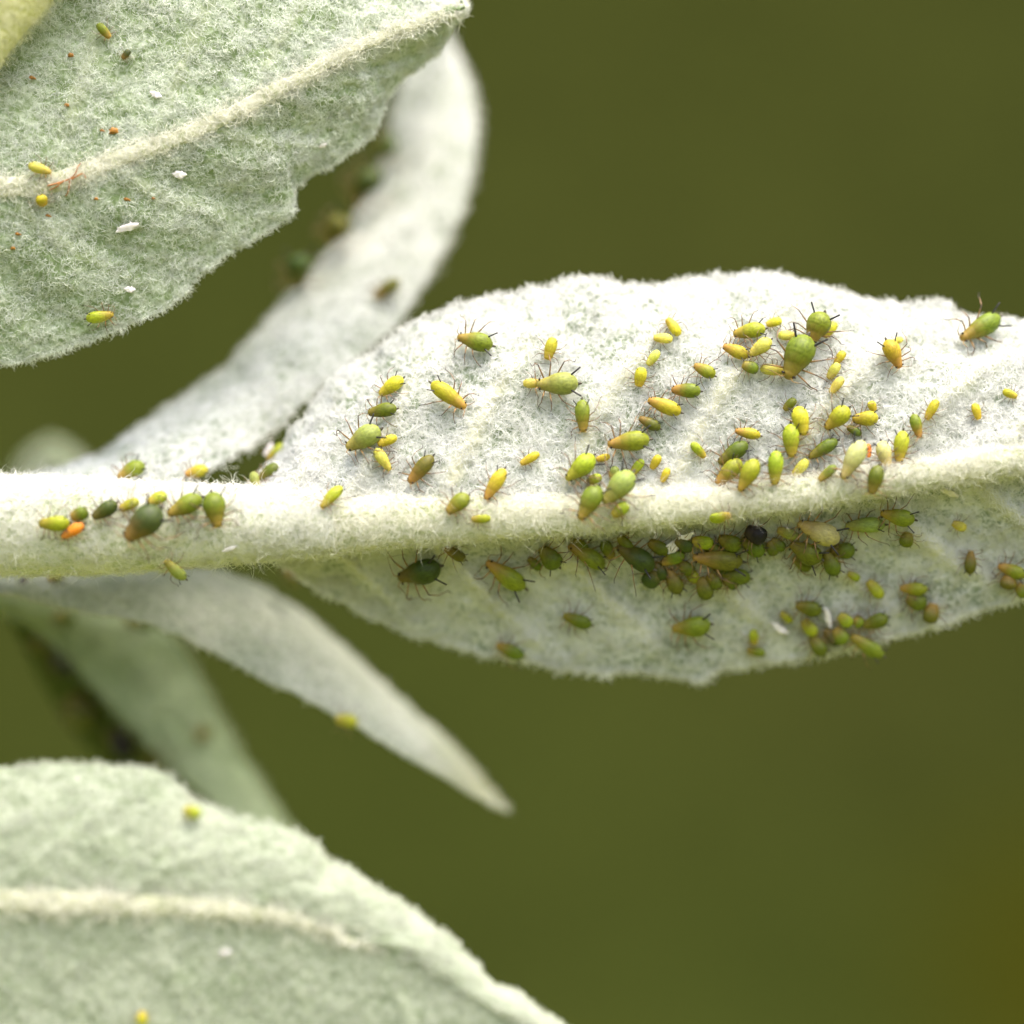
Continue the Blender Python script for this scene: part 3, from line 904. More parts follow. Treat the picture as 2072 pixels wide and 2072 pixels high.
COLOURS = {  # abdomen colour, orange of the head end, word used in the label
    'Y': ((0.45, 0.42, 0.024), 0.40, 'yellow'), 'PY': ((0.50, 0.49, 0.09), 0.30, 'pale yellow'), 'YG': ((0.29, 0.335, 0.016), 0.50, 'yellow-green'),
    'G': ((0.145, 0.195, 0.013), 0.55, 'green'), 'DG': ((0.050, 0.078, 0.010), 0.28, 'dark green'), 'BG': ((0.060, 0.078, 0.019), 0.45, 'dark grey-green'),
    'PG': ((0.235, 0.29, 0.065), 0.35, 'pale green'), 'O': ((0.105, 0.140, 0.008), 0.30, 'olive'), 'BR': ((0.120, 0.122, 0.012), 0.55, 'brownish'),  # O, BR, DG: dark adults, darkened further for crevice shade below the midrib
    'YO': ((0.42, 0.37, 0.022), 0.85, 'orange-headed yellow'), 'GO': ((0.18, 0.22, 0.012), 0.75, 'orange-headed green'), 'OR': ((0.72, 0.24, 0.02), 0.4, 'bright orange'),
    'KG': ((0.040, 0.075, 0.003), 0.2, 'deep green'),
    'DO': ((0.085, 0.095, 0.004), 0.15, 'dim olive'),
    'DK': ((0.010, 0.009, 0.014), 0.05, 'black'), 'CR': ((0.42, 0.41, 0.17), 0.5, 'cream')}

CAM = Vector((0, -DIST, 0))
def ray(px, py):
    return (Vector(P(px, py, 0.0)) - CAM).normalized()

def surface(px, py, Yguess=None):
    """point and outward normal of the plant under a pixel; margins snap to the nearest surface"""
    loc, nrm, _, _ = BVH.ray_cast(CAM, ray(px, py))
    if loc is None or Yguess is not None:
        loc, nrm, _, _ = BVH.find_nearest(Vector(P(px, py, 0.3 if Yguess is None else Yguess)))
    if nrm.dot(CAM - loc) < 0:
        nrm = -nrm
    return loc, nrm

def plane_hit(px, py, pt, n):
    d = ray(px, py)
    t = (pt - CAM).dot(n) / d.dot(n)
    return CAM + d * t

COUNT = [0]
def aphid(tx, ty, hx, hy, w, code, where, group, roll=0.0, blur=False, lift=0.0, Yg=None, label=None, stand=0.45):
    k = COUNT[0]; COUNT[0] += 1
    rnd = random.Random(500 + k)
    mx, my = (tx + hx) / 2, (ty + hy) / 2
    nsum = Vector((0, 0, 0)); locs = []
    for t in (0.25, 0.5, 0.75):
        l, n = surface(tx + (hx - tx) * t, ty + (hy - ty) * t, Yg)
        nsum += n; locs.append(l)
    loc = locs[1]
    ys = sorted(l.y for l in locs)
    if ys[2] - ys[0] > 0.12 and Yg is None:           # straddles a margin: stay with the nearer sheet
        loc = min(locs, key=lambda l: l.y)
    n = (nsum.normalized() * (1 - stand) + (CAM - loc).normalized() * stand).normalized()
    W = w * 0.001 * (DIST + loc.y) / DIST
    H = W * 0.92
    if Yg is not None:
        loc = Vector(P(mx, my, loc.y))
    if Yg is None:                                    # rest on the highest wool under the body, e.g. where the midrib rises
        for t in (0.05, 0.25, 0.5, 0.75, 0.95):
            l, _ = surface(tx + (hx - tx) * t, ty + (hy - ty) * t)
            lift = max(lift, min(0.035, (l - loc).dot(n) * 0.9))
    base = loc + n * (0.004 + lift)
    mid = base + n * (0.5 * H)
    a, b = plane_hit(tx, ty, mid, n), plane_hit(hx, hy, mid, n)
    f = b - a
    L = f.length
    f.normalize()
    s = n.cross(f).normalized()
    R = Matrix((f, s, n)).transposed()
    if roll:
        R = Matrix.Rotation(math.radians(roll), 3, f) @ R
    c = (a + b) / 2
    org = c - (R @ Vector((0, 0, 1))) * (0.5 * H)
    px_len = math.hypot(hx - tx, hy - ty)
    form = 'a' if px_len >= 62 and w >= 36 else ('m' if px_len >= 48 else 'n')
    col, head, word = COLOURS[code]
    size = 'large' if form == 'a' else ('mid-sized' if form == 'm' else ('small' if px_len > 30 else 'tiny'))
    o = thing('aphid', label or f'{size} {word} aphid {where}', 'aphid', (0, 0, 0), group)
    o.matrix_basis = Matrix.Translation(org) @ R.to_4x4() @ Matrix.Diagonal((L, W, H, 1))
    def part(name, me):
        p = bpy.data.objects.new(name, me)
        COL.objects.link(p)
        p.parent = o
        return p
    body = part('body', BODY[form])
    v = rnd.uniform(0.88, 1.12)
    body.color = (col[0] * v * rnd.uniform(0.94, 1.06), col[1] * v, col[2] * v, min(1, head * rnd.uniform(0.75, 1.25)))
    for me in LEGS[k % 5]: part('leg', me)
    if not blur or form != 'n':
        for me in ANT[k % 4]: part('antenna', me)
    for me in SIPH[form]: part('siphunculus', me)
    if not blur:
        for me in EYES: part('eye', me)
    if form != 'n': part('cauda', CAUDA)
    return o

G1 = 'aphids on the upper half of the broad leaf'
G2_ = 'aphids on the shaded lower half of the broad leaf'
G3_ = 'aphids on the stem and midrib'
G4 = 'aphids on the upper leaf'
G5 = 'blurred aphids on the leaves behind'
G6 = 'aphids on the lower front leaf'
ROWS = []
def A(*r, **k): ROWS.append((r, k))

# upper half of the broad leaf, from its base to the right
A(997, 700, 925, 681, 39, 'G', 'alone highest on the left part of the white leaf', G1)
A(816, 765, 767, 799, 30, 'Y', 'just above an olive one near the leaf base', G1)
A(803, 827, 744, 835, 30, 'O', 'with dark head below a yellow one near the leaf base', G1)
A(873, 775, 943, 825, 34, 'YO', 'pointing down and right, alone on the white felt', G1)
A(770, 869, 700, 907, 46, 'PG', 'with two yellow nymphs at its tail', G1)
A(803, 884, 764, 900, 20, 'Y', 'touching the tail of a pale green adult', G1)
A(759, 908, 790, 952, 24, 'PY', 'hanging below the tail of a pale green adult', G1)
A(876, 923, 827, 977, 32, 'BR', 'alone on the white felt above the midrib', G1)
A(1021, 949, 982, 1011, 29, 'YO', 'with a clear black eye, stepping onto the midrib', G1)
A(948, 1003, 904, 1037, 35, 'G', 'with spread legs on the midrib edge', G1)
A(575, 900, 543, 930, 22, 'YG', 'upper one at the rounded leaf base', G1)
A(563, 941, 525, 970, 26, 'O', 'middle one at the rounded leaf base', G1)
A(512, 955, 520, 990, 20, 'PG', 'lowest one at the rounded leaf base', G1)
A(1120, 683, 1107, 728, 24, 'Y', 'upright above a big pale green adult', G1)
A(1170, 776, 1085, 778, 47, 'PG', 'with long black tail tubes, facing left', G1, lift=0.004)
A(1058, 776, 1097, 775, 20, 'PY', 'half hidden under the head of a pale adult', G1)
A(1178, 809, 1180, 875, 31, 'G', 'light, head down below a pale green adult', G1)
A(1375, 679, 1350, 644, 22, 'Y', 'topmost of a loose line of four nymphs', G1)
A(1361, 687, 1322, 683, 21, 'PY', 'second of a loose line of four nymphs', G1)
A(1333, 710, 1310, 739, 19, 'PY', 'third of a loose line of four nymphs', G1)
A(1299, 743, 1292, 783, 25, 'Y', 'deep coloured, lowest of a loose line of four nymphs', G1)
A(1378, 835, 1311, 808, 31, 'YO', 'in the slanting row, between two green ones', G1)
A(1418, 792, 1358, 788, 30, 'GO', 'in the slanting row, above an orange-headed one', G1)
A(1447, 761, 1404, 738, 27, 'GO', 'dark-legged, at the top of the slanting row', G1)
A(1336, 868, 1293, 845, 24, 'BR', 'dull, in the slanting row above a large green one', G1)
A(1314, 889, 1229, 899, 41, 'GO', 'with thick black tail tubes, foot of the slanting row', G1, lift=0.003)
A(1201, 922, 1146, 971, 41, 'YG', 'plump, facing down and left above the midrib', G1)
A(1234, 923, 1206, 930, 15, 'Y', 'at the tail of a plump yellow-green one', G1)
A(1280, 956, 1222, 1019, 48, 'PG', 'bright with black tail tubes, straddling the midrib edge', G1, lift=0.004)
A(1217, 964, 1187, 976, 20, 'YG', 'squeezed between two large ones by the midrib', G1)
A(1301, 930, 1277, 961, 19, 'YG', 'behind the tail of a large pale green one', G1)
A(1248, 944, 1236, 966, 18, 'PG', 'tucked under a large pale green one', G1)
A(1335, 921, 1318, 949, 18, 'Y', 'upper of two slim nymphs near the midrib', G1)
A(1353, 947, 1339, 976, 16, 'Y', 'lower of two slim nymphs near the midrib', G1)
A(1091, 917, 1053, 939, 18, 'Y', 'alone in the middle of bare white felt', G1)
A(1549, 665, 1483, 676, 33, 'YG', 'top left of the crowded cluster', G1)
A(1582, 648, 1550, 657, 19, 'Y', 'just above the crowded cluster', G1)
A(1574, 679, 1610, 679, 20, 'PY', 'beside a large green adult in the cluster', G1)
A(1514, 722, 1463, 699, 28, 'YO', 'pinkish, left edge of the crowded cluster', G1)
A(1560, 687, 1516, 719, 29, 'PY', 'long-legged, climbing over its neighbours', G1, lift=0.012)
A(1534, 749, 1502, 737, 25, 'G', 'lowest left of the crowded cluster', G1)
A(1538, 745, 1585, 752, 23, 'PY', 'head to head with a large green adult', G1)
A(1634, 680, 1592, 766, 60, 'G', 'darkest and broadest, with long black tail tubes', G1, lift=0.006)
A(1668, 634, 1638, 694, 50, 'G', 'behind the broadest one, tail tubes pointing up', G1, lift=0.003)
A(1692, 653, 1667, 682, 20, 'Y', 'bright, against the flank of a green adult', G1)
A(1709, 711, 1690, 736, 18, 'Y', 'topmost of three stacked nymphs', G1)
A(1697, 735, 1676, 767, 21, 'PY', 'middle of three stacked nymphs', G1)
A(1706, 764, 1680, 796, 20, 'PY', 'lowest of three stacked nymphs', G1)
A(1610, 807, 1586, 830, 19, 'O', 'at the tail of a bright yellow one', G1)
A(1614, 823, 1628, 881, 35, 'Y', 'leaning on a longer yellow-green one', G1, lift=0.004)
A(1600, 858, 1602, 926, 35, 'YG', 'upright and long, under a yellow one', G1)
A(1717, 825, 1670, 868, 38, 'YG', 'with a dark notch at its tail', G1)
A(1777, 846, 1724, 848, 31, 'Y', 'facing left toward a notched yellow-green one', G1)
A(1760, 812, 1770, 832, 18, 'Y', 'bright, on top of the right-hand cluster', G1)
A(1743, 880, 1714, 863, 17, 'O', 'beneath a yellow one in the right-hand cluster', G1)
A(1539, 882, 1487, 871, 23, 'YO', 'lying level above a group by the midrib', G1)
A(1399, 896, 1427, 926, 19, 'YG', 'pointing down and right, alone beside the group', G1)
A(1512, 897, 1454, 938, 33, 'O', 'uppermost of three crowded by the midrib', G1)
A(1499, 931, 1450, 980, 35, 'GO', 'middle of three crowded by the midrib', G1, lift=0.003)
A(1531, 930, 1496, 994, 37, 'YG', 'lowest of three crowded by the midrib', G1, lift=0.005)
A(1571, 912, 1567, 982, 32, 'YG', 'upright with its head on the midrib', G1)
A(1694, 891, 1636, 926, 27, 'O', 'slanting down toward the midrib', G1)
A(1634, 930, 1605, 963, 22, 'PY', 'between two slanting ones above the midrib', G1)
A(1692, 943, 1657, 972, 20, 'G', 'small dark-tailed, close above the midrib', G1)
A(1748, 893, 1704, 969, 39, 'CR', 'with a brown head touching the midrib', G1)
A(1783, 893, 1797, 947, 31, 'CR', 'whitish, beside a dull upright one', G1)
A(1828, 872, 1818, 938, 31, 'YG', 'upright, last of the right-hand cluster', G1)
A(1848, 838, 1861, 886, 24, 'GO', 'above the last of the right-hand cluster', G1)
A(1897, 809, 1874, 849, 20, 'Y', 'first of three scattered toward the leaf tip', G1)
A(1971, 816, 1981, 849, 18, 'Y', 'second of three scattered toward the leaf tip', G1)
A(2029, 791, 2058, 803, 17, 'Y', 'third of three scattered toward the leaf tip', G1)
A(1793, 688, 1822, 745, 36, 'YO', 'with a tiny nymph at its tail', G1)
A(1827, 685, 1808, 693, 14, 'PY', 'at the tail of an orange-headed one', G1)
A(2022, 641, 1944, 686, 42, 'G', 'standing on long legs at the leaf margin', G1, roll=-28, lift=0.006, stand=0.2)
A(1757, 898, 1758, 926, 12, 'OR', 'sliver between two upright ones', G1)
A(1778, 942, 1763, 1000, 32, 'O', 'dark, head down on the midrib', G1)

# stem and midrib
A(692, 985, 649, 1027, 25, 'YG', 'alone on the bare midrib, hind leg stretched', G3_)
A(1212, 984, 1173, 1052, 43, 'G', 'with black tail tubes, head down on the midrib', G3_, lift=0.003)
A(1271, 1020, 1239, 1044, 26, 'YG', 'dark-legged, on the midrib beside a large green one', G3_)
A(993, 1049, 953, 1051, 18, 'YG', 'lying level on the midrib under a green one', G3_)
A(1435, 1049, 1479, 1043, 25, 'YG', 'bright, on the lower edge of the midrib', G3_)
A(141, 1058, 78, 1060, 33, 'YG', 'leading the file on the stem', G3_, roll=-15)
A(178, 1033, 143, 1048, 28, 'G', 'riding above a bright orange one', G3_, roll=-15)
A(170, 1060, 124, 1088, 24, 'OR', 'under two green ones on the stem', G3_)
A(236, 1017, 187, 1048, 31, 'DG', 'third in the file on the stem', G3_, roll=-15)
A(281, 1013, 241, 1031, 22, 'YG', 'behind the dark adult on the stem', G3_)
A(324, 1028, 254, 1092, 60, 'BG', 'biggest and darkest on the stem', G3_, lift=0.006)
A(337, 1001, 300, 1018, 26, 'YG', 'peeping over the dark adult', G3_)
A(408, 1007, 339, 1041, 40, 'G', 'bright, between two larger ones on the stem', G3_, roll=-12)
A(428, 997, 441, 1068, 47, 'G', 'head down with black-ringed tail on the stem', G3_, lift=0.005)

# lower half of the broad leaf
A(891, 1145, 805, 1171, 53, 'DG', 'alone under the midrib near the leaf base', G2_, lift=0.004)
A(597, 1188, 581, 1143, 24, 'BR', 'at the pointed lower leaf base', G2_)
A(942, 1133, 896, 1107, 23, 'BR', 'half hidden by wool under the midrib', G2_)
A(1062, 1190, 984, 1137, 42, 'GO', 'with long black tail tubes below the midrib', G2_, lift=0.003)
A(1132, 1147, 1094, 1108, 42, 'O', 'plump, head tucked under the midrib', G2_)
A(1095, 1152, 1069, 1129, 20, 'O', 'beside a plump one under the midrib', G2_)
A(1222, 1149, 1151, 1102, 38, 'G', 'seen from the side, pale eye up at the midrib', G2_, roll=35, lift=0.008)
A(1322, 1152, 1249, 1104, 45, 'DG', 'seen from the side with one black tail tube', G2_, roll=35, lift=0.010)
A(1221, 1094, 1239, 1131, 26, 'O', 'wedged between two side-on green adults', G2_)
A(1308, 1187, 1331, 1149, 38, 'DG', 'below a side-on adult in the dark mass', G2_)
A(1197, 1265, 1139, 1245, 29, 'O', 'alone low on the shaded half, dark legs', G2_, blur=True)
A(1060, 1328, 1004, 1304, 29, 'G', 'on the lower leaf margin', G2_, blur=True)
A(1443, 1100, 1399, 1094, 28, 'YG', 'pale-rimmed, beside a white cast skin', G2_, lift=0.010)
A(1550, 1090, 1508, 1072, 38, 'DK', 'shiny shrivelled, under the midrib', G2_, lift=0.012)
A(1617, 1087, 1572, 1071, 23, 'PG', 'between a black one and a cream one', G2_, lift=0.006)
A(1698, 1093, 1614, 1059, 46, 'CR', 'swollen, hanging below the midrib', G2_, lift=0.010)
A(1502, 1137, 1401, 1128, 42, 'BR', 'long brown-headed, lying level in the dark mass', G2_, lift=0.008)
A(1518, 1171, 1456, 1159, 33, 'O', 'spiny-tailed, below a long brownish one', G2_, lift=0.003)
A(1433, 1213, 1417, 1168, 33, 'O', 'tail down at the bottom of the dark mass', G2_)
A(1375, 1201, 1351, 1151, 33, 'BR', 'tail down beside a dark green one in the mass', G2_)
A(1384, 1119, 1338, 1141, 28, 'G', 'vivid, above a brownish one in the mass', G2_, lift=0.006)
A(1500, 1106, 1453, 1089, 37, 'O', 'behind a pale-rimmed one under the midrib', G2_)
A(1546, 1121, 1499, 1090, 35, 'O', 'just below a black shrivelled one', G2_)
A(1568, 1124, 1556, 1094, 25, 'O', 'tail down beside the black shrivelled one', G2_)
A(1662, 1132, 1598, 1100, 45, 'O', 'broad, behind a swollen cream one', G2_)
A(1613, 1133, 1654, 1138, 19, 'DG', 'slim, below a broad olive one', G2_, lift=0.004)
A(1410, 1178, 1392, 1152, 26, 'YG', 'buried in the middle of the dark mass', G2_)
A(1438, 1263, 1359, 1273, 43, 'G', 'alone low on the shaded half', G2_, blur=True)
A(1524, 1273, 1526, 1306, 20, 'YG', 'upright on a darker one low on the leaf', G2_, blur=True, lift=0.006)
A(1548, 1322, 1511, 1314, 20, 'G', 'level below an upright one low on the leaf', G2_, blur=True)
A(1663, 1236, 1609, 1224, 33, 'O', 'top of the low cluster, beside a white skin', G2_)
A(1651, 1286, 1624, 1254, 27, 'YG', 'middle left of the low cluster', G2_)
A(1669, 1326, 1640, 1287, 31, 'O', 'lowest left of the low cluster', G2_, blur=True)
A(1603, 1259, 1579, 1239, 16, 'YG', 'left of the low cluster', G2_)
A(1723, 1266, 1697, 1244, 27, 'YG', 'in the middle of the low cluster', G2_)
A(1746, 1263, 1726, 1253, 25, 'G', 'round, in the middle of the low cluster', G2_)
A(1797, 1249, 1745, 1267, 31, 'O', 'right end of the low cluster', G2_)
A(1787, 1327, 1721, 1286, 31, 'G', 'hanging at the lower margin below the low cluster', G2_, blur=True)
A(1711, 1301, 1689, 1271, 31, 'G', 'bottom of the low cluster', G2_)
A(1698, 1304, 1668, 1274, 25, 'DG', 'slim at the bottom of the low cluster', G2_)
A(1851, 1052, 1781, 1038, 36, 'G', 'vivid with orange head just below the midrib', G2_, lift=0.003)
A(1791, 1062, 1710, 1064, 33, 'PG', 'seen from the side, black eye toward the cluster', G2_, roll=30, lift=0.004)
A(1831, 1106, 1838, 1077, 29, 'O', 'rounded, alone below a vivid green one', G2_)
A(1955, 1070, 1927, 1058, 20, 'PY', 'alone on grey felt toward the leaf tip', G2_)
A(1962, 1162, 1965, 1114, 25, 'BR', 'upright on a side vein', G2_)
A(2076, 1166, 2019, 1144, 29, 'GO', 'on a side vein at the leaf tip end', G2_)
A(2038, 1193, 2043, 1163, 35, 'BR', 'dark and spiny-tailed, under an orange-headed one', G2_)
A(2076, 1208, 2058, 1181, 26, 'G', 'last one toward the leaf tip', G2_)
A(1730, 1113, 1679, 1115, 35, 'O', 'level behind a swollen cream one', G2_)
A(1693, 1164, 1669, 1116, 33, 'O', 'tail down below the swollen cream one', G2_)
A(1739, 1173, 1715, 1159, 17, 'YG', 'alone above a slanting one', G2_)
A(1785, 1210, 1756, 1175, 25, 'YG', 'slanting with a clear black eye', G2_)
A(1877, 1193, 1820, 1190, 27, 'GO', 'on top of two dark ones on a side vein', G2_, lift=0.006)
A(1873, 1226, 1834, 1207, 35, 'O', 'dark, under an orange-headed one on a side vein', G2_)
A(1879, 1261, 1889, 1221, 33, 'BR', 'spiny-tailed, lowest on the side vein', G2_)

PACK = {(1352, 1118): 'between a side-on adult and a forked white skin', (1402, 1112): 'directly under a forked white cast skin', (1460, 1118): 'wedged above a long brownish one in the mass',
        (1476, 1152): 'squeezed under the belly of a long brownish one', (1404, 1160): 'at the head of a long brownish one in the mass', (1456, 1192): 'beside the lowest one of the dark mass',
        (1492, 1188): 'below a spiny-tailed one in the mass', (1346, 1172): 'against a tail-down brownish one in the mass', (1588, 1112): 'right of a black shrivelled one',
        (1640, 1152): 'below a slim dark green one', (1280, 1118): 'under the face of a one-tubed dark adult', (1188, 1118): 'under a side-on green adult by the midrib'}
for tx, ty, hx, hy, w, c, lf in [(1352, 1118, 1312, 1096, 28, 'O', 0.002), (1402, 1112, 1366, 1092, 26, 'DG', 0.002), (1460, 1118, 1424, 1104, 26, 'O', 0.004), (1476, 1152, 1440, 1142, 28, 'DG', 0.002),
                              (1404, 1160, 1372, 1138, 28, 'O', 0.002), (1456, 1192, 1434, 1160, 26, 'O', 0.002), (1492, 1188, 1462, 1168, 26, 'O', 0.0), (1346, 1172, 1322, 1138, 28, 'DG', 0.002),
                              (1588, 1112, 1560, 1092, 24, 'O', 0.002), (1640, 1152, 1606, 1126, 28, 'O', 0.002), (1280, 1118, 1252, 1084, 24, 'O', 0.0), (1188, 1118, 1162, 1090, 24, 'O', 0.0)]:
    A(tx, ty, hx, hy, w, c, PACK[(tx, ty)], G2_, lift=lf)
# under the stem and on the leaves behind
A(292, 940, 238, 967, 35, 'GO', 'on the base of the curled leaf', G5, blur=True)
A(421, 950, 374, 960, 27, 'YO', 'dull, where the curled leaf meets the stem', G5, blur=True)
A(808, 568, 758, 602, 29, 'BR', 'alone on the white back of the curled leaf', G5, blur=True)
A(774, 352, 708, 400, 54, 'KG', 'second down the inner edge of the curled leaf', G5, blur=True, Yg=0.60)
A(706, 446, 659, 490, 54, 'DO', 'third down the inner edge of the curled leaf', G5, blur=True, Yg=0.55)
A(614, 520, 600, 582, 52, 'KG', 'lowest on the inner edge of the curled leaf', G5, blur=True, Yg=0.50)
A(802, 288, 768, 312, 42, 'KG', 'highest on the inner edge of the curled leaf', G5, blur=True, Yg=0.66)
A(376, 1171, 333, 1134, 25, 'PG', 'hanging head up below the stem', G5, Yg=-0.06)
A(132, 1160, 97, 1172, 20, 'YO', 'in the shade under the stem', G5, blur=True)
A(308, 1264, 254, 1254, 27, 'O', 'on the lower edge of the narrow leaf near the stem', G5, blur=True)
A(151, 1255, 109, 1247, 23, 'O', 'faint, below the narrow leaf base', G5, blur=True)
A(723, 1463, 679, 1454, 27, 'Y', 'alone on the lower edge of the narrow leaf', G5, blur=True)
A(426, 1477, 399, 1491, 25, 'BR', 'on the right side of the dim rear leaf', G5, blur=True)
A(263, 1534, 228, 1474, 42, 'DK', 'on the left edge of the dim rear leaf', G5, blur=True, Yg=0.66)
A(144, 1362, 104, 1318, 36, 'DK', 'slim, high on the left edge of the dim rear leaf', G5, blur=True, Yg=0.58)
A(96, 1322, 74, 1284, 42, 'DO', 'highest on the left edge of the dim rear leaf', G5, blur=True, Yg=0.58)
A(346, 1562, 300, 1520, 42, 'DO', 'lowest on the left edge of the dim rear leaf', G5, blur=True, Yg=0.66)
A(192, 1470, 140, 1410, 56, 'DO', 'between black ones on the left edge of the rear leaf', G5, blur=True, Yg=0.66)

# upper leaf, lower leaf
A(57, 334, 104, 349, 22, 'PY', 'with orange face beside the midrib', G4)
A(80, 395, 90, 417, 24, 'Y', 'bright, just below the midrib', G4)
A(197, 48, 223, 77, 18, 'G', 'vivid, high on the green felt', G4)
A(263, 101, 247, 119, 14, 'BG', 'beside a vivid green one', G4)
A(174, 645, 230, 636, 25, 'YG', 'dark-legged, near the lower margin', G4)
A(406, 1648, 371, 1639, 26, 'YG', 'at the notch in the upper margin', G6, blur=True)
A(287, 2074, 288, 2046, 22, 'Y', 'below the midrib', G6, blur=True)
SUFFIX = {G1: '', G2_: '', G3_: '', G4: ' of the upper leaf', G5: '', G6: ' of the lower front leaf'}
for r, k in ROWS:
    tx, ty, hx, hy, w, code, where, grp = r
    aphid(tx, ty, hx, hy, w, code, where + SUFFIX[grp], grp, **k)

# ------------------------------------------------------------------ cast skins, resin specks, debris
def crumple(name, seed, legs=False):
    """an empty, split and wrinkled insect skin"""
    r = np.random.default_rng(seed)
    rows = []
    for t in np.linspace(0.02, 0.98, 12):
        q = math.sin(math.pi * t) ** 0.6
        rows.append((t - 0.5, 0.5 * q * (0.8 + 0.4 * r.random()), 0.28 * q * (0.6 + 0.6 * r.random()), 0.28))
    me = ring_mesh(name, rows, 12)
    co = np.zeros(len(me.vertices) * 3, np.float32); me.vertices.foreach_get('co', co)
    co = co.reshape(-1, 3)
    co = co + 0.17 * np.stack([vnoise(co * 6 + 3, seed + k) for k in range(3)], -1)
    if legs:                                    # split rear end: two lobes
        m = co[:, 0] < -0.05
        co[m, 1] += np.sign(co[m, 1]) * (-(co[m, 0] + 0.05)) * 0.9
        co[m & (np.abs(co[:, 1]) < 0.12), 0] += 0.3
    me.vertices.foreach_set('co', co.astype(np.float32).ravel()); me.update()
    return me
SK = [crumple('cast_skin', 3), crumple('cast_skin', 8), crumple('cast_skin', 5, True)]

def bit(name, me, m, tx, ty, hx, hy, w, label, cat, group, lift=0.0, flat=0.6):
    l, n = surface((tx + hx) / 2, (ty + hy) / 2)
    n = (n * 0.5 + (CAM - l).normalized() * 0.5).normalized()
    base = l + n * (0.002 + lift)
    a, b = plane_hit(tx, ty, base, n), plane_hit(hx, hy, base, n)
    f = b - a; L = f.length; f.normalize(); s = n.cross(f).normalized()
    W = w * 0.001
    o = link(name, me if me.materials and me.materials[0] == m else me, m)
    o.matrix_basis = Matrix.Translation((a + b) / 2) @ Matrix((f, s, n)).transposed().to_4x4() @ Matrix.Diagonal((L, W, W * flat, 1))
    o['label'] = label; o['category'] = cat
    if group: o['group'] = group
    return o
GS = 'white cast skins'
for k, (tx, ty, hx, hy, w, lab, lift) in enumerate([
        (1352, 1114, 1399, 1078, 22, 'forked white cast skin under the midrib beside a pale-rimmed aphid', 0.014),
        (1672, 1228, 1681, 1272, 13, 'long white cast skin standing in the low aphid cluster', 0.012),
        (1558, 1258, 1594, 1285, 14, 'greyish torn cast skin left of the low aphid cluster', 0.004),
        (1903, 988, 1942, 1005, 13, 'shining white cast skin on the lower edge of the midrib', 0.005),
        (448, 1116, 480, 1106, 8, 'thin pinkish cast skin on the lower edge of the stem', 0.006),
        (552, 897, 534, 925, 14, 'white cast skin beside the aphids at the leaf base', 0.006),
        (347, 352, 378, 356, 15, 'oval white cast skin on the upper leaf below its midrib', 0.005),
        (234, 466, 284, 452, 16, 'long crumpled white cast skin on the upper leaf', 0.005),
        (250, 584, 274, 588, 12, 'small white cast skin near the upper leaf margin', 0.005),
        (645, 296, 662, 291, 9, 'tiny glinting cast skin near the upper leaf tip', 0.004),
        (302, 186, 327, 198, 12, 'pinkish white cast skin above the upper leaf midrib', 0.004),
        (444, 1928, 470, 1925, 12, 'white cast skin on the lower front leaf below its midrib', 0.005)]):
    bit('cast_skin', SK[2] if k == 0 else SK[k % 2], M_SKINCAST, tx, ty, hx, hy, w, lab, 'cast skin', GS, lift)

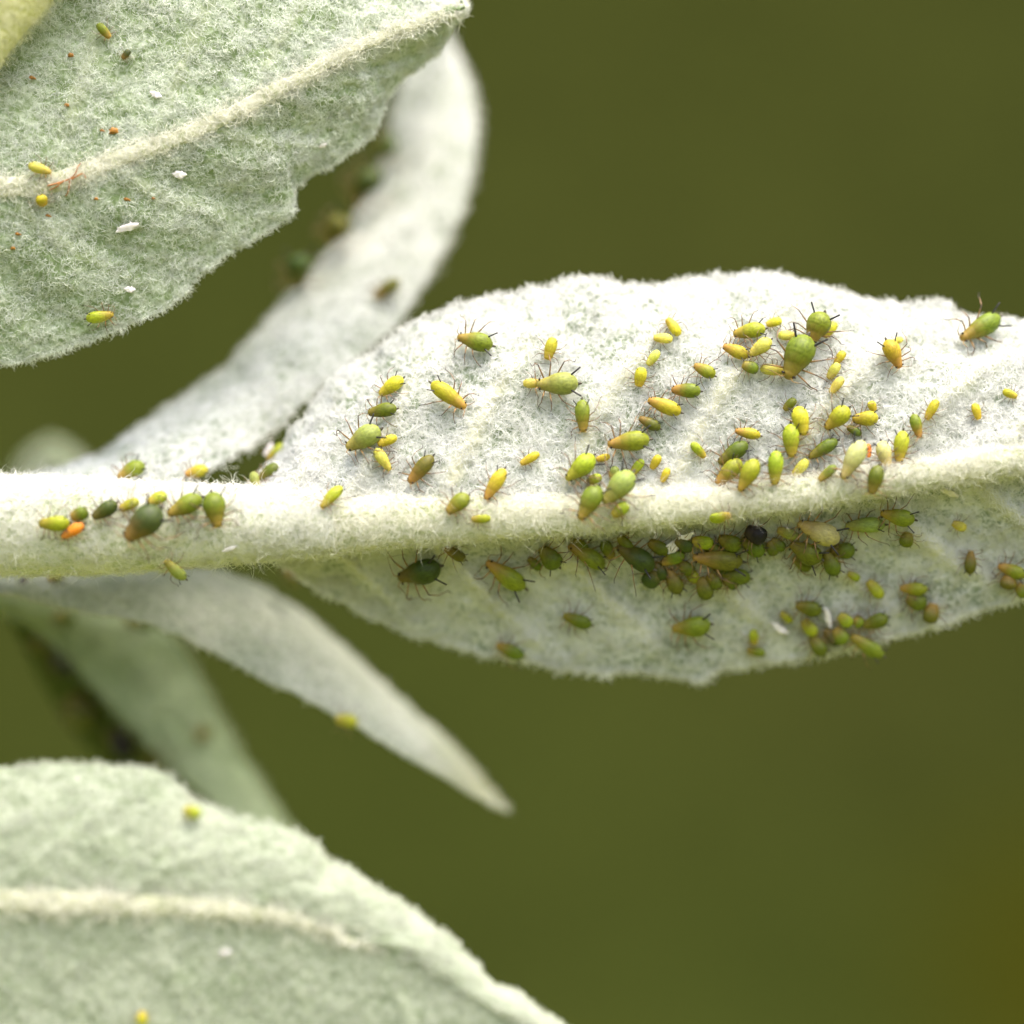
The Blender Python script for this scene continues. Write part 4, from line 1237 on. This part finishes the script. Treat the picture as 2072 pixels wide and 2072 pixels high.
def lump(name, seed, m):
    rows = [(-math.cos(math.pi * (k + 0.5) / 8) * 0.5, math.sin(math.pi * (k + 0.5) / 8) * 0.5, math.sin(math.pi * (k + 0.5) / 8) * 0.5, 0.3) for k in range(8)]
    me = ring_mesh(name, rows, 10)
    co = np.zeros(len(me.vertices) * 3, np.float32); me.vertices.foreach_get('co', co)
    co = co.reshape(-1, 3)
    co = co + 0.34 * np.stack([vnoise(co * 3.8 + 5, seed + k) for k in range(3)], -1)
    me.vertices.foreach_set('co', co.astype(np.float32).ravel()); me.update()
    me.materials.append(m)
    return me
LUMP = [lump('orange_speck', k, M_ORANGE) for k in (2, 9)]
DARK = lump('dark_speck', 4, M_DARKRED)
for k, (x, y, s, lab) in enumerate([
        (229, 266, 20, 'largest orange resin speck on the upper leaf above its midrib'), (207, 264, 9, 'tiny orange speck left of the largest resin speck'),
        (143, 112, 13, 'orange speck near the yellow corner stem'), (64, 157, 12, 'dull orange speck beside the yellow corner stem'),
        (135, 213, 11, 'orange speck beside a long pale hair on the upper leaf'), (256, 403, 11, 'star-shaped orange speck below the upper leaf midrib'),
        (194, 402, 9, 'faint orange speck below the upper leaf midrib'), (36, 473, 10, 'orange speck on the left of the upper leaf'),
        (26, 502, 10, 'red-orange speck low on the left of the upper leaf'), (97, 436, 9, 'orange speck under a bright yellow aphid'),
        (310, 401, 8, 'small orange speck left of an oval white cast skin')]):
    bit('resin_speck', LUMP[k % 2], M_ORANGE, x - s * 0.5, y - 1, x + s * 0.5, y + 2, s * 0.6, lab, 'speck', 'orange resin specks', 0.001, 0.7)
bit('dark_speck', DARK, M_DARKRED, 44, 1186, 49, 1168, 10, 'dark red grain under the stem beside the narrow leaf', 'speck', None, 0.004, 0.8)

# frayed orange fibre lying on the upper leaf's midrib
def fibre():
    l, n = surface(150, 362)
    pts = [[(96, 376), (120, 371), (142, 364), (155, 352), (158, 340), (166, 334)], [(146, 363), (158, 356), (168, 350), (173, 358)], [(142, 365), (138, 378), (140, 388), (134, 396)], [(128, 369), (112, 378), (100, 384)]]
    V, L, Cn = [], [], []
    for line in pts:
        line = resample([(x, y, 0) for x, y in line], 10, 1)[:, :2]
        ws = []
        for x, y in line:
            q, nn = surface(x, y)
            ws.append(np.array(q + nn * 0.007))
        ws = np.array(ws)
        T = norm(np.gradient(ws, axis=0)); S = norm(np.cross(T, np.array([0, 1.0, 0]))); Bk = np.cross(S, T)
        b0 = len(V)
        for i in range(len(ws)):
            r = 0.0022 * (1 - 0.6 * i / len(ws))
            for k in range(5):
                a = 2 * math.pi * k / 5
                V.append(ws[i] + (S[i] * math.cos(a) + Bk[i] * math.sin(a)) * r)
        for i in range(len(ws) - 1):
            for k in range(5):
                a, b = b0 + i * 5 + k, b0 + i * 5 + (k + 1) % 5
                L += [a, b, b + 5, a + 5]; Cn.append(4)
    o = link('dry_fibre', new_mesh('dry_fibre', V, L, Cn), simple('dry_fibre', (0.40, 0.17, 0.05), 0.6))
    o['label'] = 'frayed orange-brown fibre lying across the upper leaf midrib'
    o['category'] = 'fibre'
fibre()
